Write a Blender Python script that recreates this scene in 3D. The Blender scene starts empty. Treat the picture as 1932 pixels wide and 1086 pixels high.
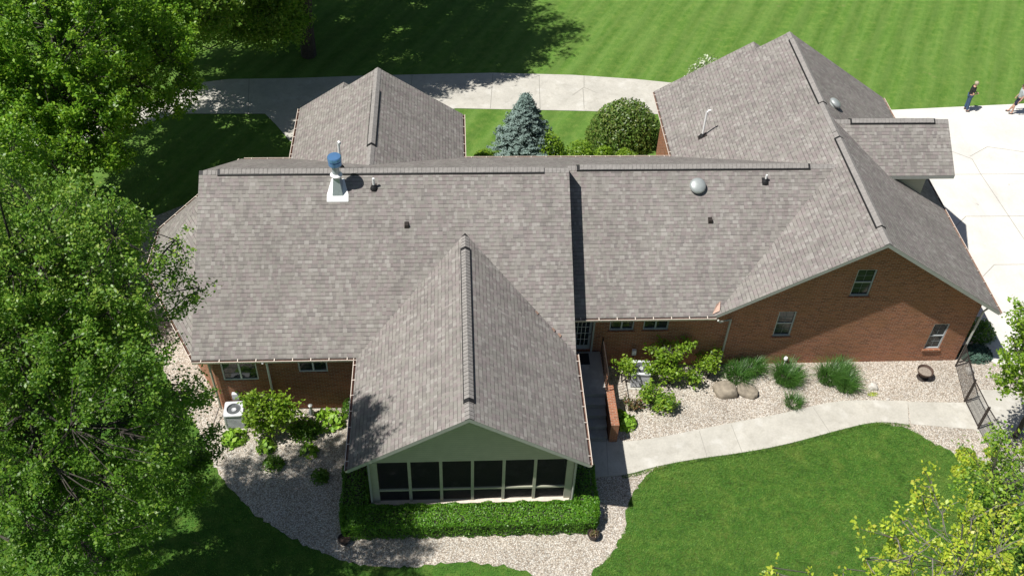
import bpy, math, random
import numpy as np
from mathutils import Vector, Matrix
R = math.radians
rng = np.random.default_rng(7); random.seed(7)
sc = bpy.context.scene; col = sc.collection

# ------------------------------------------------------------------ camera, sky, sun, exposure
cd = bpy.data.cameras.new('camera'); cam = bpy.data.objects.new('camera', cd); col.objects.link(cam)
PITCH, YAW, ROLL, FPX = R(44.246), R(4.443), R(2.36), 1912.889
fw = Vector((math.sin(YAW)*math.cos(PITCH), math.cos(YAW)*math.cos(PITCH), -math.sin(PITCH)))
r0 = Vector((math.cos(YAW), -math.sin(YAW), 0)); u0 = r0.cross(fw)
rt = r0*math.cos(ROLL) + u0*math.sin(ROLL); up = -r0*math.sin(ROLL) + u0*math.cos(ROLL)
M = Matrix((rt, up, -fw)).transposed().to_4x4(); M.translation = Vector((-0.851, 0, 29.54))
cam.matrix_world = M
cd.sensor_width = 36; cd.lens = FPX/1932*36; cd.clip_start = .1; cd.clip_end = 2000
sc.camera = cam
SUN = Vector((.53, .175, -1)).normalized()
w = bpy.data.worlds.new('World'); sc.world = w; w.use_nodes = True
nt = w.node_tree; bg = nt.nodes['Background']; sky = nt.nodes.new('ShaderNodeTexSky')
sky.sky_type = 'NISHITA'; sky.sun_disc = False
sky.sun_elevation = math.asin(-SUN.z); sky.sun_rotation = math.atan2(-SUN.x, -SUN.y)
nt.links.new(sky.outputs[0], bg.inputs[0]); bg.inputs[1].default_value = .045
sd = bpy.data.lights.new('sun', 'SUN'); so = bpy.data.objects.new('sun', sd); col.objects.link(so)
sd.energy = 4.6; sd.angle = R(.53); sd.color = (1, .965, .91)
so.rotation_euler = SUN.to_track_quat('-Z', 'Y').to_euler()
vs = sc.view_settings; vs.view_transform = 'Standard'; vs.look = 'None'; vs.exposure = .35; vs.gamma = 1

# ------------------------------------------------------------------ materials
class N:
    def __init__(s, name, rough=.8, spec=.3):
        s.m = bpy.data.materials.new(name); s.m.use_nodes = True; s.t = s.m.node_tree
        s.b = s.t.nodes['Principled BSDF']; s.b.inputs['Roughness'].default_value = rough
        s.b.inputs['Specular IOR Level'].default_value = spec
    def n(s, typ, ins=None, **kw):
        nd = s.t.nodes.new(typ)
        for k, v in kw.items(): setattr(nd, k, v)
        for k, v in (ins or {}).items():
            if isinstance(v, bpy.types.NodeSocket): s.t.links.new(v, nd.inputs[k])
            else: nd.inputs[k].default_value = v
        return nd
    def math(s, op, a, b=0., c=None):
        d = {0: a, 1: b}
        if c is not None: d[2] = c
        return s.n('ShaderNodeMath', d, operation=op).outputs[0]
    def obj(s): return s.n('ShaderNodeTexCoord').outputs['Object']
    def uv(s): return s.n('ShaderNodeTexCoord').outputs['UV']
    def noise(s, vec, scale, detail=3., rough=.55):
        return s.n('ShaderNodeTexNoise', {'Vector': vec, 'Scale': scale, 'Detail': detail, 'Roughness': rough}).outputs['Fac']
    def ramp(s, fac, stops, interp='LINEAR'):
        r = s.n('ShaderNodeValToRGB', {0: fac}); cr = r.color_ramp; cr.interpolation = interp
        while len(cr.elements) < len(stops): cr.elements.new(.5)
        for e, (p, c) in zip(cr.elements, stops): e.position = p; e.color = (*c, 1) if len(c) == 3 else c
        return r.outputs[0]
    def mix(s, fac, a, b, mode='MIX'):
        nd = s.n('ShaderNodeMix', data_type='RGBA', blend_type=mode)
        for i, v in ((0, fac), (6, a), (7, b)):
            if isinstance(v, bpy.types.NodeSocket): s.t.links.new(v, nd.inputs[i])
            else: nd.inputs[i].default_value = v if i == 0 or len(v) == 4 else (*v, 1)
        return nd.outputs[2]
    def mul(s, c, f):   # colour * scalar
        cc = s.n('ShaderNodeCombineColor', {0: f, 1: f, 2: f}).outputs[0]
        return s.mix(1., c, cc, 'MULTIPLY')
    def rng(s, v, a, b, c, d):
        return s.n('ShaderNodeMapRange', {0: v, 1: a, 2: b, 3: c, 4: d}).outputs[0]
    def color(s, c):
        if isinstance(c, bpy.types.NodeSocket): s.t.links.new(c, s.b.inputs['Base Color'])
        else: s.b.inputs['Base Color'].default_value = (*c, 1)
    def bump(s, h, strength, dist):
        b = s.n('ShaderNodeBump', {'Height': h, 'Strength': strength, 'Distance': dist})
        s.t.links.new(b.outputs[0], s.b.inputs['Normal'])

def plain(name, c, rough=.6, metal=0., var=.12, scale=6., spec=.4):
    k = N(name, rough, spec); o = k.obj()
    f = k.noise(o, scale, 5.)
    k.color(k.mul(k.mix(0., c, c), k.rng(f, .3, .7, 1-var, 1+var)))
    k.b.inputs['Metallic'].default_value = metal
    return k.m

def shingle(name):
    k = N(name, .93, .15); uv = k.uv()
    sx = k.n('ShaderNodeSeparateXYZ', {0: uv}); u, v = sx.outputs[0], sx.outputs[1]
    vr = k.math('DIVIDE', v, .1435); row = k.math('FLOOR', vr); fr = k.math('FRACT', vr)
    wn = k.n('ShaderNodeTexWhiteNoise', {'W': row}, noise_dimensions='1D').outputs[0]
    wob = k.noise(k.n('ShaderNodeCombineXYZ', {0: u, 1: k.math('MULTIPLY', row, 3.7)}).outputs[0], 2.2, 1.)
    ux = k.math('ADD', k.math('ADD', k.math('DIVIDE', u, .128), k.math('MULTIPLY', wn, 31.)), k.math('MULTIPLY', wob, 3.4))
    cell = k.math('FLOOR', ux); fx = k.math('FRACT', ux)
    cv = k.n('ShaderNodeCombineXYZ', {0: cell, 1: row}).outputs[0]
    w1 = k.n('ShaderNodeTexWhiteNoise', {'Vector': cv}, noise_dimensions='2D').outputs[0]
    w2 = k.n('ShaderNodeTexWhiteNoise', {'Vector': k.n('ShaderNodeVectorMath', {0: cv, 1: (17.3, 5.1, 0)}).outputs[0]}, noise_dimensions='2D').outputs[0]
    c = k.ramp(w1, [(0, (.158, .146, .134)), (.14, (.205, .192, .172)), (.3, (.182, .156, .150)), (.45, (.222, .210, .190)),
                    (.6, (.190, .184, .162)), (.74, (.208, .182, .174)), (.86, (.262, .250, .228)), (.95, (.142, .130, .124))], 'CONSTANT')
    c = k.mix(.34, c, (.2, .183, .166)); c = k.mix(1., c, (1.25, 1.25, 1.27), 'MULTIPLY')
    gr = k.noise(uv, 90., 2.); c = k.mul(c, k.rng(gr, .25, .75, .82, 1.18))
    big = k.noise(uv, .5, 3.); c = k.mul(c, k.rng(big, .3, .7, .92, 1.08)); stn = k.noise(k.n('ShaderNodeMapping', {'Vector': uv, 'Scale': (2.2, .22, 1)}).outputs[0], 1., 4.); c = k.mul(c, k.rng(stn, .35, .7, 1.05, .90))
    # painted shadow line at the butts, darker on thicker tabs, faint slits between tabs
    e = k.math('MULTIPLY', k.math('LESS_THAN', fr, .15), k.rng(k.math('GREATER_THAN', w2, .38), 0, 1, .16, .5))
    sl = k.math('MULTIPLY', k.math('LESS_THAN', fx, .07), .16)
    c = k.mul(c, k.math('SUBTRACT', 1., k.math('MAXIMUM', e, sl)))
    k.color(c)
    h = k.math('ADD', k.math('MULTIPLY', k.math('GREATER_THAN', w2, .38), .5), k.math('MULTIPLY', k.math('SUBTRACT', 1., fr), .8))
    h = k.math('ADD', h, k.math('MULTIPLY', gr, .5)); k.bump(h, .55, .012)
    return k.m

def brick(name):
    k = N(name, .88, .2); uv = k.uv()
    b = k.n('ShaderNodeTexBrick', {'Vector': uv, 'Color1': (.38, .14, .072, 1), 'Color2': (.19, .07, .04, 1), 'Mortar': (.36, .26, .19, 1),
        'Scale': 1., 'Mortar Size': .0105, 'Mortar Smooth': .1, 'Bias': -.1, 'Brick Width': .21, 'Row Height': .078})
    f = k.noise(uv, 1.1, 4.); c = k.mix(k.rng(f, .45, .7, 0., .45), b.outputs[0], (.30, .15, .07))
    f2 = k.noise(uv, 25., 3.); c = k.mul(c, k.rng(f2, .25, .75, .75, 1.25)); k.color(c)
    k.bump(b.outputs[1], -1., .022); return k.m

def concrete(name, base, slab=None):
    k = N(name, .9, .2); o = k.obj()
    a = k.noise(o, .8, 6., .65); b = k.noise(o, 14., 4.); s = k.noise(o, 2.7, 5., .7)
    c = k.mix(0., base, base); c = k.mul(c, k.rng(a, .3, .7, .86, 1.1)); c = k.mul(c, k.rng(b, .3, .7, .94, 1.06))
    c = k.mix(k.rng(s, .52, .66, 0., .45), c, (.36, .34, .29)); c = k.mix(k.rng(k.noise(o, 1.3, 5., .6), .55, .68, 0., .4), c, (.66, .65, .61)); k.color(c); k.bump(b, .2, .004); return k.m

def driveway(name):
    k = N(name, .88, .2); o = k.obj(); v = k.n('ShaderNodeTexVoronoi', {'Vector': o, 'Scale': .28}, feature='F1').outputs['Color']
    a = k.noise(o, .6, 6., .65); b = k.noise(o, 12., 4.); s_ = k.noise(k.n('ShaderNodeMapping', {'Vector': o, 'Scale': (1, .25, 1)}).outputs[0], 1.4, 5., .7)
    c = k.mul(k.mix(0., (.66, .64, .59), (0, 0, 0)), k.rng(a, .3, .7, .88, 1.08)); c = k.mul(c, k.rng(b, .3, .7, .95, 1.05))
    c = k.mix(k.rng(s_, .56, .7, 0., .35), c, (.46, .44, .40)); c = k.mix(k.rng(k.noise(o, 2.1, 2.), .74, .78, 0., .5), c, (.3, .28, .25)); k.color(c); return k.m
def gravel(name):
    k = N(name, .9, .2); o = k.obj()
    v = k.n('ShaderNodeTexVoronoi', {'Vector': o, 'Scale': 25., 'Randomness': 1.}, feature='F1')
    c = k.ramp(k.n('ShaderNodeSeparateColor', {0: v.outputs['Color']}).outputs[0],
        [(0, (.40, .33, .26)), (.12, (.57, .51, .43)), (.3, (.66, .60, .52)), (.5, (.50, .43, .35)), (.62, (.72, .68, .61)), (.8, (.62, .55, .46)), (.93, (.46, .40, .34))], 'CONSTANT')
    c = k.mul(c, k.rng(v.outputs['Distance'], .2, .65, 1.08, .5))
    f = k.noise(o, .7, 4.); c = k.mul(c, k.rng(f, .3, .7, .88, 1.1)); 
    f2 = k.noise(o, 1.6, 6., .75); c = k.mix(k.rng(f2, .56, .72, 0., .3), c, (.24, .17, .11))
    k.color(c); k.bump(v.outputs['Distance'], -1., .03); return k.m

def lawn(name):
    k = N(name, .95, .1); o = k.obj(); sx = k.n('ShaderNodeSeparateXYZ', {0: o})
    dot = lambda v: k.n('ShaderNodeVectorMath', {0: o, 1: v}, operation='DOT_PRODUCT').outputs['Value']
    across, along = dot((.89, -.45, 0)), dot((.45, .89, 0))
    st = k.n('ShaderNodeCombineXYZ', {0: k.math('MULTIPLY', across, 2.4), 1: k.math('MULTIPLY', along, .13)}).outputs[0]
    n1 = k.noise(o, .35, 5., .6); n2 = k.noise(o, 2.4, 5., .7); n3 = k.noise(o, 24., 4., .75); n4 = k.noise(st, 1.3, 3.)
    back = k.ramp(n2, [(.3, (.066, .155, .024)), (.5, (.098, .195, .032)), (.68, (.155, .24, .05))])
    back = k.mix(k.rng(n4, .38, .62, 0, .5), back, (.15, .245, .06))
    back = k.mix(k.rng(n1, .5, .75, 0, .35), back, (.16, .235, .06))
    ph = k.math('ADD', k.math('MULTIPLY', across, 4.6), k.math('MULTIPLY', k.noise(o, .25, 3.), 3.))
    wv = k.math('MULTIPLY', k.math('SINE', ph), k.noise(o, .12, 2.))
    back = k.mul(back, k.rng(wv, -.5, .5, .90, 1.10))
    front = k.ramp(n2, [(.3, (.042, .115, .018)), (.5, (.068, .16, .024)), (.7, (.13, .205, .038))])
    front = k.mix(k.rng(n1, .5, .72, 0, .5), front, (.10, .145, .032))
    c = k.mix(k.rng(sx.outputs[1], 33., 36., 0, 1), front, back)
    c = k.mix(k.rng(k.noise(o, .55, 4., .7), .66, .72, 0, .4), c, (.26, .22, .11))
    c = k.mul(c, k.rng(n3, .25, .75, .55, 1.45)); k.color(c); k.bump(n3, .8, .04); return k.m

def leaf(name, cols, trans=.45, rough=.42, objvar=.15, patch=None):
    k = N(name, rough, .5); g = k.n('ShaderNodeNewGeometry')
    r = g.outputs['Random Per Island']
    n = len(cols); c = k.ramp(r, [(i/max(1, n-1), cc) for i, cc in enumerate(cols)])
    f = k.noise(k.obj(), .7, 3.); c = k.mul(c, k.rng(f, .3, .7, 1-objvar, 1+objvar))
    if patch: c = k.mix(k.rng(k.noise(k.obj(), .9, 4., .65), .5, .66, 0, .75), c, patch); c = k.mul(c, k.rng(k.noise(k.obj(), 5., 3.), .3, .7, .7, 1.3))
    k.color(c); tr = k.n('ShaderNodeBsdfTranslucent', {'Color': k.mix(.3, c, (.20, .42, .02), 'MIX')})
    ms = k.n('ShaderNodeMixShader', {0: trans, 1: k.b.outputs[0], 2: tr.outputs[0]})
    k.t.links.new(ms.outputs[0], k.t.nodes['Material Output'].inputs[0]); return k.m

def screenmat():
    k = N('insect_screen', .7, .2); k.color((.012, .013, .014))
    t = k.n('ShaderNodeBsdfTransparent'); ms = k.n('ShaderNodeMixShader', {0: .72, 1: t.outputs[0], 2: k.b.outputs[0]})
    k.t.links.new(ms.outputs[0], k.t.nodes['Material Output'].inputs[0]); return k.m

def siding(name, c):
    k = N(name, .6, .3); uv = k.uv(); s = k.n('ShaderNodeSeparateXYZ', {0: uv})
    fr = k.math('FRACT', k.math('DIVIDE', s.outputs[1], .105)); n_ = k.noise(uv, 3., 4.)
    cc = k.mul(k.mix(0., c, c), k.rng(n_, .3, .7, .93, 1.06)); cc = k.mul(cc, k.rng(k.math('LESS_THAN', fr, .1), 0, 1, 1., .72))
    k.color(cc); k.bump(k.math('SUBTRACT', 1., fr), .6, .015); return k.m

MT = {}
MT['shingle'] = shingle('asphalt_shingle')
MT['cap'] = plain('cap_shingle', (.265, .25, .235), .93, 0, .16, 9., .15)
MT['black'] = plain('black_plastic', (.012, .012, .013), .6)
MT['brick'] = brick('red_brick')
MT['sage'] = plain('sage_paint', (.40, .40, .31), .55, 0, .07)
MT['siding'] = siding('sage_siding', (.45, .44, .34))
MT['trim'] = plain('grey_green_trim', (.37, .38, .35), .5, 0, .07)
MT['cream'] = plain('cream_metal', (.68, .60, .52), .45, 0, .1)
MT['copper'] = plain('copper', (.36, .235, .18), .5, .2, .25, 8.)
MT['white'] = plain('white_paint', (.80, .80, .79), .4, 0, .04)
MT['winframe'] = plain('grey_window_frame', (.42, .45, .46), .4, 0, .06)
MT['muntin'] = plain('grey_muntin', (.16, .18, .185), .5)
MT['glass'] = plain('dark_glass', (.018, .026, .03), .06, 0, .2, 1.5, .6)
MT['conc'] = concrete('walk_concrete', (.50, .48, .425))
MT['drive'] = driveway('driveway_concrete')
MT['path'] = concrete('path_concrete', (.50, .48, .425))
MT['step'] = concrete('step_concrete', (.34, .33, .31))
MT['joint'] = plain('joint', (.30, .285, .25), .9)
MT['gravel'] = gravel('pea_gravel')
MT['lawn'] = lawn('lawn_grass')
MT['galv'] = plain('galvanised_metal', (.46, .52, .55), .35, .35, .1)
MT['steel'] = plain('sky_tinted_steel', (.16, .34, .62), .25, .55, .05)  # blue sky reflection painted into the chimney cap's base colour
MT['ventgrey'] = plain('vent_grey', (.40, .43, .42), .45, .35, .08)
MT['acwhite'] = plain('ac_casing', (.62, .63, .66), .4, 0, .06)
MT['acdark'] = plain('ac_coil', (.13, .14, .15), .6, .2)
MT['iron'] = plain('dark_iron', (.045, .036, .032), .5, .3)
MT['rust'] = plain('brown_iron', (.10, .065, .05), .7, .2, .3)
MT['boulder'] = plain('sandstone', (.27, .232, .18), .9, 0, .3, 5.)
MT['pale_stone'] = plain('pale_stone', (.55, .52, .47), .85, 0, .15, 8.)
MT['bark'] = plain('bark', (.06, .053, .045), .95, 0, .35, 9.)
MT['palebark'] = plain('pale_bark', (.17, .155, .135), .9, 0, .3, 9.)
MT['screen'] = screenmat()
MT['ash'] = plain('ash', (.28, .24, .20), .95, 0, .3, 20.)
MT['leafA'] = leaf('maple_leaf', [(.06, .15, .018), (.11, .24, .022), (.17, .33, .03), (.09, .20, .022), (.28, .42, .05)])
MT['leafA2'] = leaf('pale_maple_leaf', [(.10, .23, .03), (.16, .32, .035), (.24, .42, .05), (.36, .48, .08), (.13, .27, .03)])
MT['leafB'] = leaf('bright_leaf', [(.08, .20, .015), (.14, .31, .02), (.22, .42, .028), (.34, .52, .04), (.10, .24, .018)])
MT['leafC'] = leaf('dark_leaf', [(.045, .12, .014), (.08, .19, .02), (.13, .26, .028)])
MT['leafY'] = leaf('yellow_leaf', [(.38, .52, .04), (.50, .62, .05), (.60, .66, .07), (.30, .46, .04), (.62, .56, .09)], .4)
MT['leafL'] = leaf('lime_leaf', [(.16, .30, .025), (.24, .40, .03), (.32, .46, .04), (.13, .25, .022)])
MT['leafM'] = leaf('mid_leaf', [(.12, .26, .03), (.20, .36, .04), (.30, .46, .05), (.42, .54, .06)])
MT['hosta'] = leaf('hosta_leaf', [(.18, .36, .03), (.26, .46, .04), (.34, .52, .05)], .25)
MT['hedge'] = leaf('hedge_leaf', [(.06, .18, .014), (.09, .25, .018), (.13, .31, .022), (.19, .37, .03)], .3)
MT['round'] = leaf('shrub_leaf', [(.07, .14, .025), (.11, .20, .032), (.16, .25, .04), (.20, .22, .06)], .25)
MT['spruce'] = leaf('spruce_needle', [(.14, .21, .18), (.21, .30, .27), (.31, .41, .38), (.16, .23, .20)], .1, .7)
MT['juniper'] = leaf('juniper_leaf', [(.05, .11, .08), (.08, .15, .11), (.04, .08, .06)], .1, .7)
MT['ornament'] = leaf('grass_blade', [(.035, .11, .018), (.055, .15, .024), (.085, .19, .03), (.028, .085, .014)], .1)
MT['turf'] = leaf('turf_blade', [(.052, .15, .020), (.082, .205, .028), (.13, .255, .036), (.22, .32, .055)], .25, .6, .3, (.22, .30, .055))
MT['blossom'] = leaf('white_blossom', [(.5, .55, .4), (.65, .66, .55), (.2, .3, .08), (.14, .24, .05)], .2)
MT['redtwig'] = leaf('reddish_leaf', [(.20, .09, .05), (.15, .12, .05), (.10, .14, .04)], .2)
MT['skin'] = plain('skin', (.50, .30, .22), .6, 0, .05)
MT['blackcloth'] = plain('black_cloth', (.018, .018, .02), .9)
MT['denim'] = plain('denim', (.045, .085, .16), .85, 0, .2, 15.)
MT['greycloth'] = plain('grey_cloth', (.36, .40, .41), .9, 0, .15, 12.)
MT['navycloth'] = plain('navy_cloth', (.02, .022, .045), .9)
MT['shoe'] = plain('shoe', (.10, .08, .08), .7)
MT['hair'] = plain('fair_hair', (.42, .36, .26), .8, 0, .2, 30.)

# ------------------------------------------------------------------ mesh helpers
def link(name, me, mats, parent=None):
    o = bpy.data.objects.new(name, me); col.objects.link(o)
    for m in (mats if isinstance(mats, (list, tuple)) else [mats]): me.materials.append(MT[m])
    if parent: o.parent = parent
    return o
class MB:
    def __init__(s): s.v = []; s.f = []; s.m = []; s.uv = []
    def face(s, pts, m=0, uv=None):
        b = len(s.v); s.v += [tuple(p) for p in pts]; s.f.append(tuple(range(b, b+len(pts)))); s.m.append(m)
        s.uv += list(uv) if uv else [(0, 0)]*len(pts)
    def box(s, a, b, m=0, mat=None):
        (x0, y0, z0), (x1, y1, z1) = a, b
        P = [Vector(p) for p in ((x0,y0,z0),(x1,y0,z0),(x1,y1,z0),(x0,y1,z0),(x0,y0,z1),(x1,y0,z1),(x1,y1,z1),(x0,y1,z1))]
        if mat: P = [mat @ p for p in P]
        for q in ((3,2,1,0),(4,5,6,7),(0,1,5,4),(1,2,6,5),(2,3,7,6),(3,0,4,7)):
            p = [P[i] for i in q]; n = (p[1]-p[0]).cross(p[2]-p[1])
            if abs(n.z) >= max(abs(n.x), abs(n.y)): uv = [(i.x, i.y) for i in p]
            elif abs(n.x) > abs(n.y): uv = [(i.y, i.z) for i in p]
            else: uv = [(i.x, i.z) for i in p]
            s.face(p, m, uv)
    def tube(s, pts, r, n=8, m=0, caps=True):
        pts = [Vector(p) for p in pts]; rs = r if isinstance(r, (list, tuple)) else [r]*len(pts); rings = []
        for i, p in enumerate(pts):
            d = (pts[min(i+1, len(pts)-1)]-pts[max(i-1, 0)])
            d = d.normalized() if d.length > 1e-9 else Vector((0, 0, 1))
            a = d.cross(Vector((0, 0, 1)) if abs(d.z) < .95 else Vector((1, 0, 0))).normalized(); b = d.cross(a)
            rings.append([p + (a*math.cos(t*2*math.pi/n) + b*math.sin(t*2*math.pi/n))*rs[i] for t in range(n)])
        for i in range(len(rings)-1):
            for t in range(n):
                u = (t+1) % n; s.face((rings[i][t], rings[i][u], rings[i+1][u], rings[i+1][t]), m)
        if caps: s.face(rings[0], m); s.face(rings[-1][::-1], m)
    def lathe(s, prof, n=24, m=0, mat=None):
        rings = []
        for r, z in prof:
            ring = [Vector((r*math.cos(t*2*math.pi/n), r*math.sin(t*2*math.pi/n), z)) for t in range(n)]
            rings.append([mat @ p for p in ring] if mat else ring)
        for i in range(len(rings)-1):
            for t in range(n):
                u = (t+1) % n; s.face((rings[i][t], rings[i][u], rings[i+1][u], rings[i+1][t]), m)
    def build(s, name, mats, parent=None, smooth=False, weld=False):
        me = bpy.data.meshes.new(name); me.from_pydata(s.v, [], s.f)
        ul = me.uv_layers.new(name='UVMap'); ul.data.foreach_set('uv', np.array(s.uv, dtype=np.float32).ravel())
        me.polygons.foreach_set('material_index', s.m)
        if smooth or weld:
            import bmesh
            bm = bmesh.new(); bm.from_mesh(me); bmesh.ops.remove_doubles(bm, verts=bm.verts, dist=1e-5)
            bmesh.ops.recalc_face_normals(bm, faces=bm.faces); bm.to_mesh(me); bm.free()
        if smooth:
            me.polygons.foreach_set('use_smooth', [True]*len(me.polygons))
            if hasattr(me, 'set_sharp_from_angle'): me.set_sharp_from_angle(angle=R(40))
        me.update(); return link(name, me, mats, parent)
def tag(o, label=None, cat=None, group=None, kind=None):
    for k, v in (('label', label), ('category', cat), ('group', group), ('kind', kind)):
        if v: o[k] = v
    return o
def empty(name, loc, label=None, cat=None, group=None, rz=0):
    o = bpy.data.objects.new(name, None); col.objects.link(o); o.location = loc; o.rotation_euler.z = rz
    o.empty_display_size = .2; return tag(o, label, cat, group)
def flat(name, pts, z, mats, thick=0., parent=None):
    """ground sheet from a 2-D outline, optionally a slab"""
    m = MB(); import mathutils.geometry as g
    P = [Vector((x, y, z)) for x, y in pts]
    for tri in g.tessellate_polygon([P]):
        t = [P[i] for i in tri]
        if (t[1]-t[0]).cross(t[2]-t[0]).z < 0: t = t[::-1]
        m.face(t, 0, [(p.x, p.y) for p in t])
    if thick:
        for i in range(len(P)):
            a, b = P[i], P[(i+1) % len(P)]; d = Vector((0, 0, -thick)); m.face((a, b, b+d, a+d), 0)
    return m.build(name, mats, parent)
def wobble(pts, step, amp, closed=False):
    out = []; n = len(pts)
    for i in range(n if closed else n-1):
        a, b = np.array(pts[i]), np.array(pts[(i+1) % n]); L = np.hypot(*(b-a)); k = max(1, int(L/step))
        for j in range(k):
            p = a+(b-a)*j/k; out.append(tuple(p + rng.normal(0, amp, 2)))
    if not closed: out.append(tuple(pts[-1]))
    return out
def smoothline(pts, it=2):
    for _ in range(it):
        o = [pts[0]]
        for a, b in zip(pts[:-1], pts[1:]):
            o.append((a[0]*.75+b[0]*.25, a[1]*.75+b[1]*.25)); o.append((a[0]*.25+b[0]*.75, a[1]*.25+b[1]*.75))
        pts = o+[pts[-1]]
    return pts
def quads_mesh(name, V, mats, parent=None, nv=4):
    """V: (N, nv, 3) array of separate faces"""
    n = V.shape[0]; me = bpy.data.meshes.new(name)
    me.vertices.add(n*nv); me.vertices.foreach_set('co', V.astype(np.float32).ravel())
    me.loops.add(n*nv); me.loops.foreach_set('vertex_index', np.arange(n*nv, dtype=np.int32))
    me.polygons.add(n); me.polygons.foreach_set('loop_start', np.arange(0, n*nv, nv, dtype=np.int32))
    me.polygons.foreach_set('loop_total', np.full(n, nv, dtype=np.int32))
    me.update(calc_edges=True); me.validate(); return link(name, me, mats, parent)
def unit(a): return a/np.maximum(np.linalg.norm(a, axis=-1, keepdims=True), 1e-9)
def leaves(C, size, upb=.6, width=.62, nrm=None, droop=None):
    """leaf blades at centres C: kite-shaped quads"""
    n = len(C); nz = rng.normal(size=(n, 3)); nz = unit(nz + np.array([0, 0, upb*2.2]) if nrm is None else nz*.7+nrm*1.4)
    a = rng.normal(size=(n, 3)); a = unit(a - (a*nz).sum(1, keepdims=True)*nz); b = np.cross(nz, a)
    s = (size*rng.uniform(.6, 1.35, (n, 1)))
    return np.stack([C-a*s*.5, C+b*s*width*.5-a*s*.05, C+a*s*.55-nz*s*.12, C-b*s*width*.5-a*s*.05], 1)

# ------------------------------------------------------------------ ground and paving (structure)
def st(o): o['kind'] = 'structure'; return o
g = flat('lawn', [(-250, -60), (250, -60), (250, 300), (-250, 300)], 0, 'lawn'); st(g)
gl = [(-14.9, 34.5), (-14.6, 32), (-14.2, 30), (-12.56, 27.06), (-11.35, 24.9), (-10.18, 23.13), (-9.48, 21.71), (-8.55, 20.36), (-7.17, 19.04), (-5.65, 18.11), (-4.43, 17.51), (-2.68, 17.30), (-1.25, 17.48), (-.27, 17.45), (1.1, 17.18), (1.6, 16.89), (1.9, 15.8), (2., 14)]
gr_ = [(2.9, 14), (3.24, 16.84), (4.09, 17.51), (4.75, 18.5), (4.86, 19.33), (5.34, 20.18), (5.98, 20.97), (7.4, 21.35), (9.4, 21.6), (12.7, 22.4), (14.4, 22.85), (15.84, 22.6), (16.39, 21.96), (17.16, 21.34), (17.52, 20.74), (18.42, 19.59), (18.9, 18.3), (20.5, 17)]
outline = wobble(smoothline(gl), .12, .035) + wobble(smoothline(gr_), .12, .035) + [(27, 17), (27, 24.6), (19.0, 26.0), (19, 30), (-12, 36.5)]
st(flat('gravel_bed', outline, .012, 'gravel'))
wt = [(2.9, 22.35), (4.9, 22.3), (5.12, 22.13), (6.61, 22.33), (8.25, 22.7), (9.69, 22.99), (11.37, 23.32), (12.68, 23.67), (13.54, 23.83), (14.38, 23.88), (16.23, 23.78)]
wb = [(15.9, 22.66), (15.2, 22.8), (14.45, 22.79), (13.37, 22.52), (12.72, 22.34), (11.02, 21.86), (9.38, 21.55), (7.41, 21.3), (5.99, 21.0), (5.14, 20.72), (4.1, 20.66), (2.9, 20.7)]
walk = st(flat('front_walk', smoothline(wt)+smoothline(wb), .055, 'conc', .05))
st(flat('gate_walk', [(16.0, 22.7), (18.32, 22.39), (18.69, 21.72), (20.3, 22.3), (21.4, 23.4), (20.28, 24.2), (19.3, 24.29), (18.63, 23.66), (16.24, 23.76)], .024, 'conc'))
pt_ = [(-24, 41.5), (-19, 42.6), (-15.66, 44.3), (-14.26, 45.65), (-12.56, 46.05), (-9.02, 46.14), (-5.16, 46.38), (1.28, 46.62), (5.52, 46.41), (8.88, 45.99), (12, 45.4), (16, 44.2), (21.9, 43.06), (29.2, 43.6), (48, 45.2), (60, 46)]
pb_ = [(60, 10), (27.5, 24.5), (21.6, 24.9), (19.3, 26.3), (19.0, 40), (12.5, 41.5), (9.53, 42.75), (6.03, 43.05), (1.97, 43.22), (-.72, 43.33), (-5, 41.8), (-7.5, 40.2), (-8.78, 40.6), (-9.63, 42.0), (-10.26, 42.91), (-14.7, 42.94), (-15.78, 42.2), (-19, 40.5), (-24, 39.4)]
i0 = 11
st(flat('driveway', [(13.5, 44.9), (16, 44.2), (21.9, 43.06), (29.2, 43.6), (48, 45.2), (60, 46), (60, 10), (27.5, 24.5), (21.6, 24.9), (19.3, 26.3), (19.0, 39.5), (13.5, 41.2)], .018, 'drive'))
st(flat('path', pt_[:11]+[(13.5, 44.9), (13.5, 41.2)]+pb_[5:], .018, 'path'))
def joints(name, lines, z, wd=.02, parent=None):
    m = MB()
    for (a, b) in lines:
        a, b = Vector((*a, z)), Vector((*b, z)); d = (b-a).normalized(); n_ = Vector((-d.y, d.x, 0))*wd*.5
        m.face((a-n_, b-n_, b+n_, a+n_))
    return st(m.build(name, 'joint', parent))
joints('driveway_joint', [((19.3, 37.64), (60, 37.6)), ((22.58, 34.53), (60, 34.3)), ((19.3, 31.4), (22.0, 33.98)), ((22.0, 33.98), (22.58, 34.53)), ((22.63, 31.28), (60, 31.2)), ((19.6, 28.5), (22.63, 31.28)),
    ((24.5, 39.05), (25.69, 39.83)), ((25.69, 39.83), (30, 38.7)), ((24.53, 38.84), (24.5, 37.66)), ((24.5, 37.66), (24.66, 32.92)), ((24.66, 32.92), (24.9, 25)), ((21.9, 40.9), (24.53, 38.84))], .0225, .028)
joints('path_joint', [((3.73, 46.38), (3.57, 43.24)), ((6.13, 46.32), (6.02, 45.21)), ((6.02, 45.21), (5.34, 44.47)), ((6.02, 45.21), (6.61, 44.71)), ((5.83, 43.26), (5.95, 45.06)), ((1.28, 46.54), (1.03, 43.29)), ((-11.47, 46.06), (-11.1, 42.94)), ((-3, 46.4), (-3.1, 42.6))], .0225, .03)
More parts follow.
